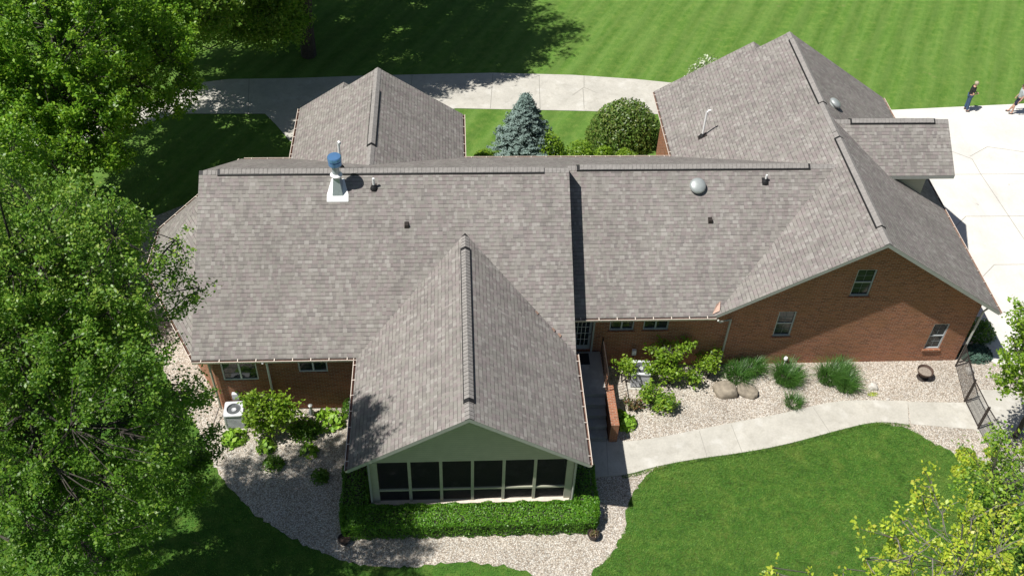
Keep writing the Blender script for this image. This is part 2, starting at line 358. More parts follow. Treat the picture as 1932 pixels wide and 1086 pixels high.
joints('walk_joint', [((4.54, 22.28), (4.42, 20.72)), ((8.0, 22.56), (8.07, 21.42)), ((9.24, 22.83), (9.38, 21.56)), ((12.52, 23.55), (12.82, 22.4)), ((2.95, 22.2), (4.54, 22.18))], .0595, .018)


# ------------------------------------------------------------------ the house
house = empty('house', (4, 30, 0), 'long single storey red brick house with grey-brown shingle roofs and a screened front porch', 'house')
H = lambda mb, name, mats, parent=None, **k: mb.build(name, mats, parent or house, **k)
ZE, T = 3.3, .662
def par_keep(o, parent):
    o.parent = parent; o.matrix_parent_inverse = Matrix.Identity(4); o.location = Vector(o.location) - Vector((4, 30, 0)); return o
house.location = (0, 0, 0)
xL, xM, yFL, yB, yFR = -9.9, 3.31, 23.53, 34.84, 25.245
yrL, zrL = (yFL+yB)/2, ZE+T*(yB-yFL)/2; yrR, zrR = (yFR+yB)/2, ZE+T*(yB-yFR)/2
TH = .17
def slope(name, pts, fn, u, parent=None):
    """roof slab: 2-D outline, height function, eave direction u"""
    P = [Vector((x, y, fn(x, y))) for x, y in pts]; m = MB()
    n_ = (P[1]-P[0]).cross(P[2]-P[0]).normalized()
    if n_.z < 0: n_ = -n_; P = P[::-1]
    U = Vector(u).normalized(); V = n_.cross(U)
    if V.z < 0: V = -V
    m.face(P, 0, [(p.dot(U)+50, p.dot(V)+50) for p in P])
    d = Vector((0, 0, -TH)); d1 = Vector((0, 0, -.022))
    m.face([p+d for p in P][::-1], 1)
    for i in range(len(P)):
        a, b = P[i], P[(i+1) % len(P)]; m.face((a+d1, a, b, b+d1)[::-1], 2); m.face((a+d, a+d1, b+d1, b+d)[::-1], 1)
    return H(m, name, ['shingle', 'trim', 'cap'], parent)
fL = lambda x, y: ZE+T*(y-yFL); fB = lambda x, y: ZE+T*(yB-y); fR = lambda x, y: ZE+T*(y-yFR)
roofs = {}
roofs['Lf'] = slope('roof', [(xL, yFL), (xM, yFL), (xM, yrL), (xL, yrL)], fL, (1, 0, 0))
roofs['Lb'] = slope('roof', [(xL+.1, yrL), (xM, yrL), (xM, yB), (xL+.1, yB)], fB, (1, 0, 0))
roofs['Rf'] = slope('roof', [(xM-.3, yFR), (8.62, yFR), (13.62, yrR), (xM-.3, yrR)], fR, (1, 0, 0))
roofs['Rb'] = slope('roof', [(xM-.002, yrR), (13.5, yrR), (8.6, yB), (xM-.002, yB)], fB, (1, 0, 0))
xG, wGl, wGr, yG0, yG1, yG2 = 14.025, 5.505, 5.203, 25.25, 39.28, 39.85; zG = 6.744
tl, tr = (zG-ZE)/wGl, (zG-ZE)/wGr
fGl = lambda x, y: zG-tl*(xG-x); fGr = lambda x, y: zG-tr*(x-xG)
roofs['Gl'] = slope('roof', [(xG-wGl, yG0), (xG, yG0), (xG, yG1), (12.7, yG1), (12.7, yG2), (xG-wGl, yG2)], fGl, (0, 1, 0))
roofs['Gr'] = slope('roof', [(xG, yG0), (xG+wGr, yG0), (xG+wGr, yG1), (xG, yG1)], fGr, (0, 1, 0))
zn = fGl(12.7, 0)
slope('roof', [(12.7, yG1-.9), (12.7, yG2), (16.6, yG2), (16.6, yG1-.9)], lambda x, y: zn-tl*(x-12.7), (0, 1, 0))
xP, wP, yP0 = -.494, 3.804, 18.85; zP = 5.727; tp = (zP-ZE)/wP
fPl = lambda x, y: zP-tp*(xP-x); fPr = lambda x, y: zP-tp*(x-xP)
yV = yFL+(zP-ZE)/T
roofs['Pl'] = slope('roof', [(xP-wP, yP0), (xP, yP0), (xP, yV+.05), (xP-wP, yFL+.05)], fPl, (0, 1, 0))
roofs['Pr'] = slope('roof', [(xP, yP0), (xP+wP, yP0), (xP+wP, yFL-.004), (xP+wP-.03, yFL+.05), (xP, yV+.05)], fPr, (0, 1, 0))
xW, wW, yW1 = -4.074, 3.646, 38.05; zW = ZE+T*wW; yWv = yB-(zW-ZE)/T
roofs['Wl'] = slope('roof', [(xW, yWv-.1), (xW, yW1), (-5.65, yW1), (-5.65, 38.55), (xW-wW, 38.55), (xW-wW, yB-.1)], lambda x, y: zW-T*(xW-x), (0, 1, 0))
roofs['Wr'] = slope('roof', [(xW, yWv-.1), (xW+wW, yB-.1), (xW+wW, yW1), (xW, yW1)], lambda x, y: zW-T*(x-xW), (0, 1, 0))
zn2 = zW-T*1.576
slope('roof', [(-5.65, 37.3), (-5.65, 38.55), (-3.4, 38.55), (-3.4, 37.3)], lambda x, y: zn2-T*(x+5.65), (0, 1, 0))
# octagonal west bay
apex = Vector((xL+.02, yrL, 5.95)); be = [(-9.82, 23.53), (-12.3, 28.0), (-12.3, 30.38), (-9.82, 34.84)]
for a, b in zip(be[:-1], be[1:]):
    A, B = Vector((*a, ZE)), Vector((*b, ZE)); n_ = (B-A).cross(apex-A).normalized()
    if n_.z < 0: n_ = -n_
    fn = lambda x, y, n_=n_, A=A: A.z-(n_.x*(x-A.x)+n_.y*(y-A.y))/n_.z
    slope('roof', [a, b, (apex.x, apex.y)], fn, (B-A))
# dormer on the garage slope
xd0, xd1, yd, zd, hd = 14.24, 18.9, 32.8, 6.58, 1.95
dz = lambda y: zd-.66*abs(y-yd)
xs = lambda y: xG+(zG-dz(y))/tr-.12
roofs['Df'] = slope('roof', [(xd0, yd), (xs(yd-hd), yd-hd), (xd1, yd-hd), (xd1, yd)], lambda x, y: zd-.66*(yd-y), (1, 0, 0))
roofs['Db'] = slope('roof', [(xd0, yd), (xd1, yd), (xd1, yd+hd), (xs(yd+hd), yd+hd)], lambda x, y: zd-.66*(y-yd), (1, 0, 0))

# ridge caps and ridge vents
def ridge(parent, a, b, t1, t2, vent=None, side=(0, 1, 0), wd=.14):
    """caps along a->b; side = horizontal direction across; t1/t2 slopes each side; vent=(s0,s1) raised part"""
    a, b = Vector(a), Vector(b); d = (b-a); L = d.length; d.normalize(); S = Vector(side); ex = .152
    def sect(m, s0, s1, up0, up1, wd, mi=0, butt=True):
        p0, p1 = a+d*s0, a+d*s1; z0, z1 = Vector((0, 0, up0)), Vector((0, 0, up1))
        R0, R1 = p0+z0, p1+z1
        for sg, t in ((-1, t1), (1, t2)):
            k = S*sg*wd+Vector((0, 0, -t*wd)); q0, q1 = R0+k, R1+k
            m.face((R0, q0, q1, R1), mi, [(0, s0), (wd, s0), (wd, s1), (0, s1)])
            th = Vector((0, 0, -.014)); m.face((q0, q0+th, q1+th, q1), 0)
            if butt: m.face((R1, q1, q1+th*1.6, R1+th*1.6), 1); m.face((R0, q0, q0+th, R0+th), 1)
    m = MB(); n_ = int(L/ex)
    sect(m, 0, L, .004, .004, wd-.004, 1, False)
    for i in range(n_):
        s0, s1 = L-(i+1)*ex, L-i*ex; j = .012+random.uniform(-.003, .003); lift = 0; ww = wd
        if vent and vent[0] <= s0 and s1 <= vent[1]: lift = .052; ww = wd+.008
        sect(m, max(0, s0), s1-.008, lift+j, lift+j+.008, ww)
    H(m, 'ridge_cap', ['cap', 'black'], parent)
    if vent:
        v = MB(); s0, s1 = vent; p0, p1 = a+d*s0, a+d*s1
        for sg, t in ((-1, t1), (1, t2)):
            k = S*sg*(wd+.036)+Vector((0, 0, -t*(wd+.036))); hi = Vector((0, 0, .058)); lo = Vector((0, 0, -.012))
            v.face((p0+hi, p0+k+hi, p1+k+hi, p1+hi)); v.face((p0+k+lo, p0+k+hi, p1+k+hi, p1+k+lo))
            v.face((p0+lo, p0+k+lo, p0+k+hi, p0+hi)); v.face((p1+lo, p1+k+lo, p1+k+hi, p1+hi))
        H(v, 'ridge_vent', 'black', parent)
ridge(roofs['Lf'], (xL, yrL, zrL), (xM, yrL, zrL), T, T, (.65, 12.3))
ridge(roofs['Rf'], (xM+.05, yrR, zrR), (13.55, yrR, zrR), T, T, (.35, 9.2))
ridge(roofs['Gl'], (xG, yG0, zG), (xG, 31.8, zG), tl, tr, (.9, 6.2), (1, 0, 0))
ridge(roofs['Gr'], (xG, 31.8, zG), (xG, yG1, zG), tl, tr, (2.0, 6.9), (1, 0, 0))
ridge(roofs['Pl'], (xP, yV, zP), (xP, yP0, zP), tp, tp, (.75, 7.7), (1, 0, 0))
ridge(roofs['Wr'], (xW, yWv, zW), (xW, yW1, zW), T, T, (1.3, 5.2), (1, 0, 0))
ridge(roofs['Df'], (xd0-.1, yd, zd), (xd1, yd, zd), .66, .66, (.75, 4.2))

# gutters with straps
def gutter(a, b, out, down=.0):
    a, b = Vector((*a, ZE-.03)), Vector((*b, ZE-.03)); o = Vector((*out, 0)).normalized(); m = MB(); z = Vector((0, 0, 1))
    prof = [(0, 0), (0, -.11), (.06, -.11), (.09, -.03), (.10, .0), (.10, .012), (.078, .012), (.074, -.01), (.05, -.098), (.012, -.098), (.012, 0)]
    mi = [0]*3+[0, 0, 0, 1, 1, 1, 1]
    for i in range(len(prof)-1):
        (p, q), (r_, s_) = prof[i], prof[i+1]
        m.face((a+o*p+z*q, b+o*p+z*q, b+o*r_+z*s_, a+o*r_+z*s_), mi[i])
    for e in (a, b): m.face([e+o*p+z*q for p, q in prof[:4]], 0)
    gt = H(m, 'gutter', ['cream', 'copper']); L = (b-a).length; d = (b-a).normalized(); k = max(2, int(L/.61))
    for i in range(k):
        p = a+d*(L*(i+.5)/k); s_ = MB()
        s_.face([p-o*.03-d*.014+z*.045, p-o*.03+d*.014+z*.045, p+o*.10+d*.014+z*.018, p+o*.10-d*.014+z*.018]); s_.face([p-o*.03-d*.014+z*.04, p-o*.03+d*.014+z*.04, p+o*.10+d*.014+z*.013, p+o*.10-d*.014+z*.013])
        H(s_, 'gutter_strap', 'cream', gt)
gutter((xL+.02, yFL), (xP-wP, yFL), (0, -1))
gutter((xM+.0, yFR), (8.6, yFR), (0, -1))
gutter((xP-wP, yP0), (xP-wP, yFL), (-1, 0)); gutter((xP+wP, yP0), (xP+wP, yFL), (1, 0))
gutter((xG+wGr, yG0), (xG+wGr, yG1), (1, 0)); gutter((xG-wGl, yB), (xG-wGl, yG2), (-1, 0))
gutter((xW-wW, yB), (xW-wW, 38.55), (-1, 0)); gutter((xW+wW, yB), (xW+wW, yW1), (1, 0))
gutter((xL+.2, yB), (xW-wW, yB), (0, 1)); gutter((xW+wW, yB), (xG-wGl, yB), (0, 1))
for a, b in zip(be[:-1], be[1:]):
    n_ = Vector((b[1]-a[1], -(b[0]-a[0]))); n_ = -n_ if n_.x > 0 else n_; gutter(a, b, n_)

# walls with real openings
WT = .2
def wall(a, b, z0, top, holes, mats, parent=None, name='wall', peak=None):
    """a,b 2-D ends seen from outside left to right; top(s)=height; holes (s0,s1,z0,z1)"""
    A, B = Vector((*a, 0)), Vector((*b, 0)); d = (B-A); L = d.length; d.normalize(); n_ = Vector((d.y, -d.x, 0))
    xs_ = sorted({0, L} | {h[0] for h in holes} | {h[1] for h in holes} | ({peak} if peak else set())); m = MB()
    P = lambda s, z, k=0: A+d*s+Vector((0, 0, z))-n_*k
    for s0, s1 in zip(xs_[:-1], xs_[1:]):
        hs = sorted([h for h in holes if h[0] <= s0+1e-6 and h[1] >= s1-1e-6], key=lambda h: h[2]); z = z0
        for h in hs:
            m.face((P(s0, z), P(s1, z), P(s1, h[2]), P(s0, h[2])), 0, [(s0, z), (s1, z), (s1, h[2]), (s0, h[2])]); z = h[3]
        t0, t1 = top(s0), top(s1)
        m.face((P(s0, z), P(s1, z), P(s1, t1), P(s0, t0)), 0, [(s0, z), (s1, z), (s1, t1), (s0, t0)])
    for s0, s1, za, zb in holes:
        c = [(s0, za), (s1, za), (s1, zb), (s0, zb)]
        for i in range(4):
            (p, q), (r_, s_) = c[i], c[(i+1) % 4]
            m.face((P(p, q), P(p, q, WT), P(r_, s_, WT), P(r_, s_)), 0, [(p, q), (p+.2, q), (r_+.2, s_), (r_, s_)])
    m.face((P(0, z0, WT), P(0, top(0), WT), P(L, top(L), WT), P(L, z0, WT)), 0, [(0, z0), (0, 3), (L, 3), (L, z0)]) if not holes else None
    return H(m, name, mats, parent), (A, d, n_)
def window(wl, fr, s0, s1, z0, z1, cols=2, rows=2, sash='h', sill='brick', fm='winframe'):
    A, d, n_ = fr
    Mx = Matrix((d, n_, Vector((0, 0, 1)))).transposed().to_4x4(); Mx.translation = A+d*s0+Vector((0, 0, z0))
    W, Hh = s1-s0, z1-z0; y0, y1 = -.10, -.035; t = .05
    m = MB()
    for a, b in (((0, y0, 0), (t, y1, Hh)), ((W-t, y0, 0), (W, y1, Hh)), ((t, y0, 0), (W-t, y1, t)), ((t, y0, Hh-t), (W-t, y1, Hh))): m.box(a, b, 0, Mx)
    f_ = H(m, 'window_frame', fm, wl)
    wnd = f_
    m = MB(); m.box((t-.005, -.085, t-.005), (W-t+.005, -.078, Hh-t+.005), 0, Mx); H(m, 'window_pane', 'glass', wl)
    m = MB()
    if sash == 'h': m.box((t, -.078, Hh*.5-.022), (W-t, -.045, Hh*.5+.022), 0, Mx)
    elif sash == 'v': m.box((W*.5-.03, -.078, t), (W*.5+.03, -.045, Hh-t), 0, Mx)
    H(m, 'sash_bar', fm, wl)
    m = MB()
    for i in range(1, cols): x = t+(W-2*t)*i/cols; m.box((x-.006, -.0775, t), (x+.006, -.068, Hh-t), 0, Mx)
    for j in range(1, rows*2):
        if j == rows and sash == 'h': continue
        z = t+(Hh-2*t)*j/(rows*2); m.box((t, -.0775, z-.006), (W-t, -.069, z+.006), 0, Mx)
    if m.f: H(m, 'muntin', 'muntin', wl)
    if sill: m = MB(); m.box((-.05, -.14, -.085), (W+.05, .055, -.004), 0, Mx); H(m, 'window_sill', sill, wl)
yW_ = 25.82
gh = [(11.16, 11.84, 1.56, 2.9), (13.59, 14.31, 3.66, 5.0), (17.34, 17.97, .69, 2.10), (4.86, 5.78, 2.02, 2.95), (6.13, 7.08, 2.02, 2.95)]
x0w, x1w = 3.1, 18.83
holes = [(a-x0w, b-x0w, c, d_) for a, b, c, d_ in gh] + [(3.42-x0w, 4.22-x0w, 1.0, 3.02)]
def gtop(s):
    x = s+x0w
    return min(3.0 if x < 8.6 else 99, (fGl(x, 0) if x < xG else fGr(x, 0))-TH-.01) if x >= 8.6 else 3.12
holes2 = holes
wl, fr = wall((x0w, yW_), (8.8, yW_), -.1, lambda s: 3.14, [h for h in holes if h[1] < 5.7], 'brick')
wg, fg = wall((8.8, yW_), (x1w, yW_), -.1, lambda s: (fGl(s+8.8, 0) if s+8.8 < xG else fGr(s+8.8, 0))-TH-.005, [(h[0]-5.7, h[1]-5.7, h[2], h[3]) for h in holes if h[0] > 5.7], 'brick', peak=xG-8.8)
for a, b, c, d_ in gh[:3]: window(wg, fg, a-8.8, b-8.8, c, d_, 2, 2)
for a, b, c, d_ in gh[3:]: window(wl, fr, a-x0w, b-x0w, c, d_, 2, 1, 'v', fm='winframe')
# front door, recessed in the brick
m = MB(); m.box((3.42, 25.84, 1.0), (4.22, 25.89, 3.02)); dr = H(m, 'door', 'winframe')
m = MB(); m.box((3.53, 25.825, 1.25), (4.11, 25.839, 2.9)); H(m, 'door_pane', 'glass', dr)
m = MB()
for x in (3.67, 3.82, 3.97): m.box((x-.008, 25.815, 1.26), (x+.008, 25.824, 2.89))
for z in (1.58, 1.91, 2.24, 2.57): m.box((3.54, 25.816, z-.008), (4.10, 25.8235, z+.008))
H(m, 'muntin', 'white', dr)
m = MB(); m.box((3.36, 25.69, 1.0), (3.42, 25.76, 3.08)); m.box((4.22, 25.69, 1.0), (4.29, 25.76, 3.08)); m.box((3.42, 25.69, 3.02), (4.22, 25.76, 3.08)); H(m, 'door_frame', 'trim')
m = MB(); m.tube([(4.16, 25.75, 1.95), (4.16, 25.71, 1.95), (4.10, 25.70, 1.95)], .012); H(m, 'handle', 'iron', dr)
# other garage walls
wall((x1w, yW_), (x1w, 38.9), -.1, lambda s: 3.2, [], 'brick'); wall((x1w, 38.9), (8.95, 38.9), -.1, lambda s: 3.2, [], 'brick'); wall((8.95, 39.4), (8.95, 34.4), -.1, lambda s: 3.2, [], 'brick')
wall((12.9, 39.4), (8.95, 39.4), -.1, lambda s: 3.2, [], 'brick')
m = MB()
m.face([(8.95, 38.93, 3.2), (x1w, 38.93, 3.2), (xG, 38.93, 6.45)], 0, [(0, 0), (10, 0), (5, 3.3)]); H(m, 'gable_wall', 'siding')
# main front wall
wL, fL_ = wall((-9.42, 24.03), (-4.0, 24.03), -.1, lambda s: 3.2, [(.27, 1.52, 1.62, 2.85), (2.97, 4.0, 2.0, 2.85)], 'brick')
window(wL, fL_, .27, 1.52, 1.62, 2.85, 2, 2, 'v', None, 'white'); window(wL, fL_, 2.97, 4.0, 2.0, 2.85, 2, 1, 'v', None, 'white')
wall((-4.0, 24.03), (x0w, 24.03), -.1, lambda s: 3.2, [], 'brick')
bw = [(-9.42, 24.03), (-11.85, 28.15), (-11.85, 30.2), (-9.42, 34.35)]
for a, b in zip(bw[:-1], bw[1:]): wall(b, a, -.1, lambda s: 3.2, [], 'brick')
wall((8.95, 34.35), (-.8, 34.35), -.1, lambda s: 3.2, [], 'brick'); wall((-7.35, 34.35), (-9.42, 34.35), -.1, lambda s: 3.2, [], 'brick')
wall((-.8, 34.35), (-.8, 37.7), -.1, lambda s: 3.2, [], 'brick'); wall((-.8, 37.7), (-7.35, 37.7), -.1, lambda s: 3.2, [], 'brick'); wall((-7.35, 37.7), (-7.35, 34.35), -.1, lambda s: 3.2, [], 'brick')
m = MB(); m.face([(-7.3, 37.65, 3.2), (-.85, 37.65, 3.2), (xW, 37.65, 5.4)], 0, [(0, 0), (6, 0), (3, 2)]); H(m, 'gable_wall', 'siding')
m = MB(); m.face([(3.08, yFL+.45, 3.14), (3.08, yrL, zrL-.2), (3.08, yB-.4, 3.14)], 0, [(0, 0), (5, 4), (10, 0)])
m.face([(3.08, 24.03, -.1), (3.08, 25.73, -.1), (3.08, 25.73, 3.4), (3.08, 24.03, 3.2)], 0, [(0, 0), (1.7, 0), (1.7, 3.4), (0, 3.2)]); H(m, 'gable_wall', 'brick')
m = MB(); m.face([(xL+.35, yFL+.45, 3.14), (xL+.35, yrL, zrL-.2), (xL+.35, yB-.4, 3.14)], 0, [(0, 0), (5, 4), (10, 0)]); H(m, 'gable_wall', 'siding')
# dormer walls
m = MB(); zz = lambda x: fGr(x, 0)-.05
for y, k in ((yd-hd+.28, 1), (yd+hd-.28, -1)):
    q = [(15.9, y, zz(15.9)), (17.95, y, zz(17.95)), (17.95, y, dz(y)-.14), (15.9, y, dz(y)-.14)]
    m.face(q, 0, [(p[0], p[2]) for p in q])
m.face([(17.95, yd-hd+.28, zz(17.95)), (17.95, yd+hd-.28, zz(17.95)), (17.95, yd+hd-.28, dz(yd+hd-.28)-.14), (17.95, yd, zd-.14), (17.95, yd-hd+.28, dz(yd-hd+.28)-.14)], 0, [(0, 0), (3.4, 0), (3.4, 1), (1.7, 2.4), (0, 1)])
H(m, 'dormer_wall', 'siding')
# corner boards and downspouts
def spout(pts, name='downspout', mat='trim'):
    m = MB(); m.tube(pts, .042, 6); H(m, name, mat)
spout([(8.66, 25.14, 3.2), (8.78, 25.2, 3.05), (9.33, 25.66, 2.7), (9.33, 25.66, .12), (9.33, 25.45, .06)])
spout([(18.95, 25.6, 3.15), (18.9, 25.68, 2.9), (18.88, 25.67, .2)]); spout([(-7.5, 23.45, 3.2), (-7.5, 23.95, 2.8), (-7.5, 23.97, .15)], mat='white')
spout([(-9.66, 23.75, 3.2), (-9.5, 23.93, 2.9), (-9.47, 23.93, .2)], mat='sage')
spout([(xP-wP-.05, 19.0, 3.2), (-3.72, 19.42, 2.9), (-3.72, 19.42, .2)]); spout([(xP+wP+.05, 19.0, 3.2), (2.98, 19.42, 2.9), (2.98, 19.42, .2)])
# copper flashings
for q in ((1.98, 24.7), (2.55, 24.2), (2.75, 24.05)):
    m = MB(); pts = [(q[0]+dx, q[1]+dy) for dx, dy in ((-.07, .06), (.01, -.08), (.08, .02), (.0, .09))]; m.face([(x, y, max(fPr(x, y), fL(x, y))+.03) for x, y in pts]); H(m, 'copper_flashing', 'copper')
m = MB(); m.face([(8.45, 25.3, fR(0, 25.3)+.02), (8.72, 25.36, 3.47), (8.78, 25.7, 3.62), (8.62, 25.6, fR(0, 25.6)+.02)]); H(m, 'copper_flashing', 'copper')

# screened porch (wall plane y = 19.55)
yp, xpa, xpb = 19.55, -3.62, 2.86
m = MB(); m.box((xpa-.1, yp-.12, -.1), (xpb+.1, 24.0, .47)); H(m, 'porch_floor', 'step')
m = MB(); m.box((xpa-.04, yp-.16, .47), (xpb+.04, yp+.06, .53)); H(m, 'porch_sill', 'cream')
gz = lambda x: (fPl(x, 0) if x < xP else fPr(x, 0))-TH-.01
zt = 2.74
m = MB()
q = [(xpa-.1, yp-.05, zt), (xpb+.1, yp-.05, zt), (xpb+.1, yp-.05, gz(xpb+.1)), (xP, yp-.05, gz(xP)), (xpa-.1, yp-.05, gz(xpa-.1))]
m.face(q, 0, [(p[0], p[2]) for p in q])
q = [(xpa-.1, yp+.1, zt), (xpb+.1, yp+.1, zt), (xpb+.1, yp+.1, gz(xpb+.1)), (xP, yp+.1, gz(xP)), (xpa-.1, yp+.1, gz(xpa-.1))]; m.face(q[::-1], 0, [(p[0], p[2]) for p in q])
m.face([(xpa-.1, yp-.05, zt), (xpa-.1, yp+.1, zt), (xpb+.1, yp+.1, zt), (xpb+.1, yp-.05, zt)]); H(m, 'porch_gable', 'siding')
def post(x0, x1, y0, y1, z1=zt-.003, nm='porch_post'):
    m = MB(); m.box((x0, y0, .53), (x1, y1, z1)); H(m, nm, 'sage')
post(xpa-.08, xpa+.16, yp-.06, yp+.16); post(xpb-.16, xpb+.08, yp-.06, yp+.16)
n6 = 6; wx = (xpb-.16-(xpa+.16))/n6
for i in range(1, n6): x = xpa+.16+wx*i; post(x-.05, x+.05, yp-.05, yp+.05)
m = MB()
for i in range(n6):
    x0 = xpa+.16+wx*i+(.05 if i else 0)+.001; x1 = xpa+.16+wx*(i+1)-(.05 if i < n6-1 else 0)-.001; m.box((x0, yp-.04, 1.13), (x1, yp+.04, 1.21))
H(m, 'porch_rail', 'sage')
for i in range(n6):
    x0 = xpa+.16+wx*i+(.05 if i else 0)+.002; x1 = xpa+.16+wx*(i+1)-(.05 if i < n6-1 else 0)-.002
    m = MB(); m.face([(x0, yp+.01, 1.215), (x1, yp+.01, 1.215), (x1, yp+.01, zt-.01), (x0, yp+.01, zt-.01)]); m.face([(x0, yp+.01, .535), (x1, yp+.01, .535), (x1, yp+.01, 1.125), (x0, yp+.01, 1.125)])
    H(m, 'insect_screen', 'screen')
for x, o in ((xpa-.04, 1), (xpb+.04, -1)):      # side walls: posts, rail and screens
    for y in (21.0, 22.4, 23.9): post(x-.05, x+.05, y-.05, y+.05)
    ys = [yp+.163, 20.949, 21.051, 22.349, 22.451, 23.849]; m = MB()
    for y0, y1 in zip(ys[::2], ys[1::2]): m.box((x-.035, y0, 1.13), (x+.035, y1, 1.21))
    H(m, 'porch_rail', 'sage')
    for y0, y1 in zip(ys[::2], ys[1::2]):
        m = MB(); m.face([(x, y0, .53), (x, y1, .53), (x, y1, 1.128), (x, y0, 1.128)]); m.face([(x, y0, 1.212), (x, y1, 1.212), (x, y1, zt), (x, y0, zt)]); H(m, 'insect_screen', 'screen')
    m = MB(); m.box((x-.045, yp+.17, zt), (x+.045, 24, 3.08)); H(m, 'porch_beam', 'sage')
# entry landing, steps, brick cheek wall, railing
m = MB(); m.box((2.95, 23.62, -.1), (4.6, 25.70, 1.0)); H(m, 'porch_landing', 'step')
for i in range(4):
    m = MB(); m.box((2.95, 23.62-.34*(i+1), -.1), (4.56, 23.62-.34*i-.004, .8-.2*i)); m.box((2.95, 23.60-.34*(i+1), .8-.2*i+.001), (4.56, 23.62-.34*i-.005, .8-.2*i+.02)); H(m, 'step', 'step')
m = MB(); m.box((4.604, 22.15, -.1), (4.9, 24.0, 1.02)); ck = H(m, 'brick_cheek_wall', 'brick')
m = MB(); m.box((4.604, 24.004, -.1), (4.75, 25.70, .98)); H(m, 'stoop_wall', 'brick')
m = MB(); rl = [(4.62, y, z) for y, z in ((25.6, 1.9), (23.7, 1.9))]
m.tube(rl, .022, 6); m.tube([(4.62, 25.6, 1.12), (4.62, 23.7, 1.12)], .014, 6); rr = H(m, 'railing', 'iron')
for y in np.linspace(23.72, 25.58, 15): m = MB(); m.tube([(4.62, y, 1.0), (4.62, y, 1.9)], .009 if 23.8 < y < 25.5 else .022, 5); H(m, 'baluster', 'iron', rr)
m = MB(); m.box((3.4, 25.05, 1.003), (4.15, 25.6, 1.02)); tag(m.build('door_mat', 'blackcloth'), 'dark rectangular mat lying on the landing before the glazed door', 'mat')

# roof fittings
def onroof(fn, x, y): return Vector((x, y, fn(x, y)))
def pipe(parent, base, h, r=.045, elbow=None, boot=True, bs=.12):
    m = MB(); p = [base-Vector((0, 0, .1)), base+Vector((0, 0, h))]
    if elbow: p += [base+Vector((0, 0, h+.06))+Vector(elbow)*.05, base+Vector((0, 0, h+.06))+Vector(elbow)*.16]
    m.tube(p, r, 10); o = H(m, 'vent_pipe', 'white', parent, smooth=True)
    if boot:
        m = MB(); m.lathe([(r+.10, -.04), (r+.07, .05), (r+.02, .12), (r+.004, .15)], 14, 0, Matrix.Translation(base)); H(m, 'pipe_boot', 'black', parent)
def plate(parent, base, t, ax, w_, l_, mat, name='flashing', lift=.02):
    """thin plate lying on the slope; ax='y' slope rises with +y, 'x' rises with +x"""
    m = MB(); 
    if ax == 'y': P = [(-w_, -l_), (w_, -l_), (w_, l_), (-w_, l_)]; c = [base+Vector((x, y, y*t+lift)) for x, y in P]
    else: P = [(-w_, -l_), (w_, -l_), (w_, l_), (-w_, l_)]; c = [base+Vector((x, y, x*t+lift)) for x, y in P]
    m.face(c); dd = Vector((0, 0, -lift-.01))
    for i in range(4): a, b = c[i], c[(i+1) % 4]; m.face((a, a+dd, b+dd, b))
    return H(m, name, mat, parent)
# chimney
b0 = onroof(fL, -5.0, 28.6)
m = MB(); q = [(-.38, -.42), (.38, -.42), (.38, -.2), (.22, .3), (-.22, .3), (-.38, -.2)]
c = [b0+Vector((x, y, y*T+.03)) for x, y in q]; m.face(c); dd = Vector((0, 0, -.05))
for i in range(6): a, b = c[i], c[(i+1) % 6]; m.face((a, a+dd, b+dd, b))
H(m, 'chimney_flashing', 'white', roofs['Lf'])
m = MB(); bot = [b0+Vector((x, y, y*T+.02)) for x, y in ((-.19, -.25), (.19, -.25), (.19, .22), (-.19, .22))]; zt_ = b0.z+.62
top = [Vector((b0.x+x, b0.y+y, zt_)) for x, y in ((-.09, -.11), (.09, -.11), (.09, .09), (-.09, .09))]
for i in range(4): m.face((bot[i], bot[(i+1) % 4], top[(i+1) % 4], top[i]))
m.face(top); H(m, 'chimney_housing', 'galv', roofs['Lf'])
Tm = Matrix.Translation(Vector((b0.x, b0.y, zt_)))
m = MB(); m.lathe([(.13, -.10), (.21, -.02), (.215, .02), (.12, .10)], 24, 0, Tm); H(m, 'storm_collar', 'white', roofs['Lf'], smooth=True)
m = MB(); m.lathe([(.135, .05), (.135, .55)], 24, 0, Tm); H(m, 'chimney_flue', 'galv', roofs['Lf'], smooth=True)
m = MB(); m.lathe([(.14, .42), (.235, .47), (.235, .62), (.20, .625), (.20, .65), (.245, .66), (.25, .78), (.22, .82), (0, .84)], 28, 0, Tm); H(m, 'chimney_cap', 'steel', roofs['Lf'], smooth=True)
pipe(roofs['Lb'], onroof(fB, -5.0, 30.0), 1.15, .05, (.5, -.9, 0)); 
pb0 = onroof(fL, -3.72, 28.62); plate(roofs['Lf'], pb0, T, 'y', .09, .13, 'iron'); pipe(roofs['Lf'], pb0, .42, .045)
pb1 = onroof(fR, 10.8, 29.5); plate(roofs['Rf'], pb1, T, 'y', .12, .12, 'black'); pipe(roofs['Rf'], pb1, .32, .04)
pb2 = onroof(fGl, 9.79, 35.19); plate(roofs['Gl'], pb2, tl, 'x', .17, .13, 'iron'); pipe(roofs['Gl'], pb2, 1.25, .045, (1, .1, 0))
def boxvent(parent, p):
    m = MB(); q = lambda x, y, z: p+Vector((x, y, y*T+z))
    a = [q(-.08, -.1, .01), q(.08, -.1, .01), q(.08, .1, .01), q(-.08, .1, .01)]; t_ = [q(-.07, -.09, .14), q(.07, -.09, .14), q(.06, .09, .04), q(-.06, .09, .04)]
    m.face(t_)
    for i in range(4): m.face((a[i], a[(i+1) % 4], t_[(i+1) % 4], t_[i]))
    H(m, 'exhaust_vent', 'iron', parent)
boxvent(roofs['Lf'], onroof(fL, -2.56, 27.45)); boxvent(roofs['Rf'], onroof(fR, 8.61, 28.25))
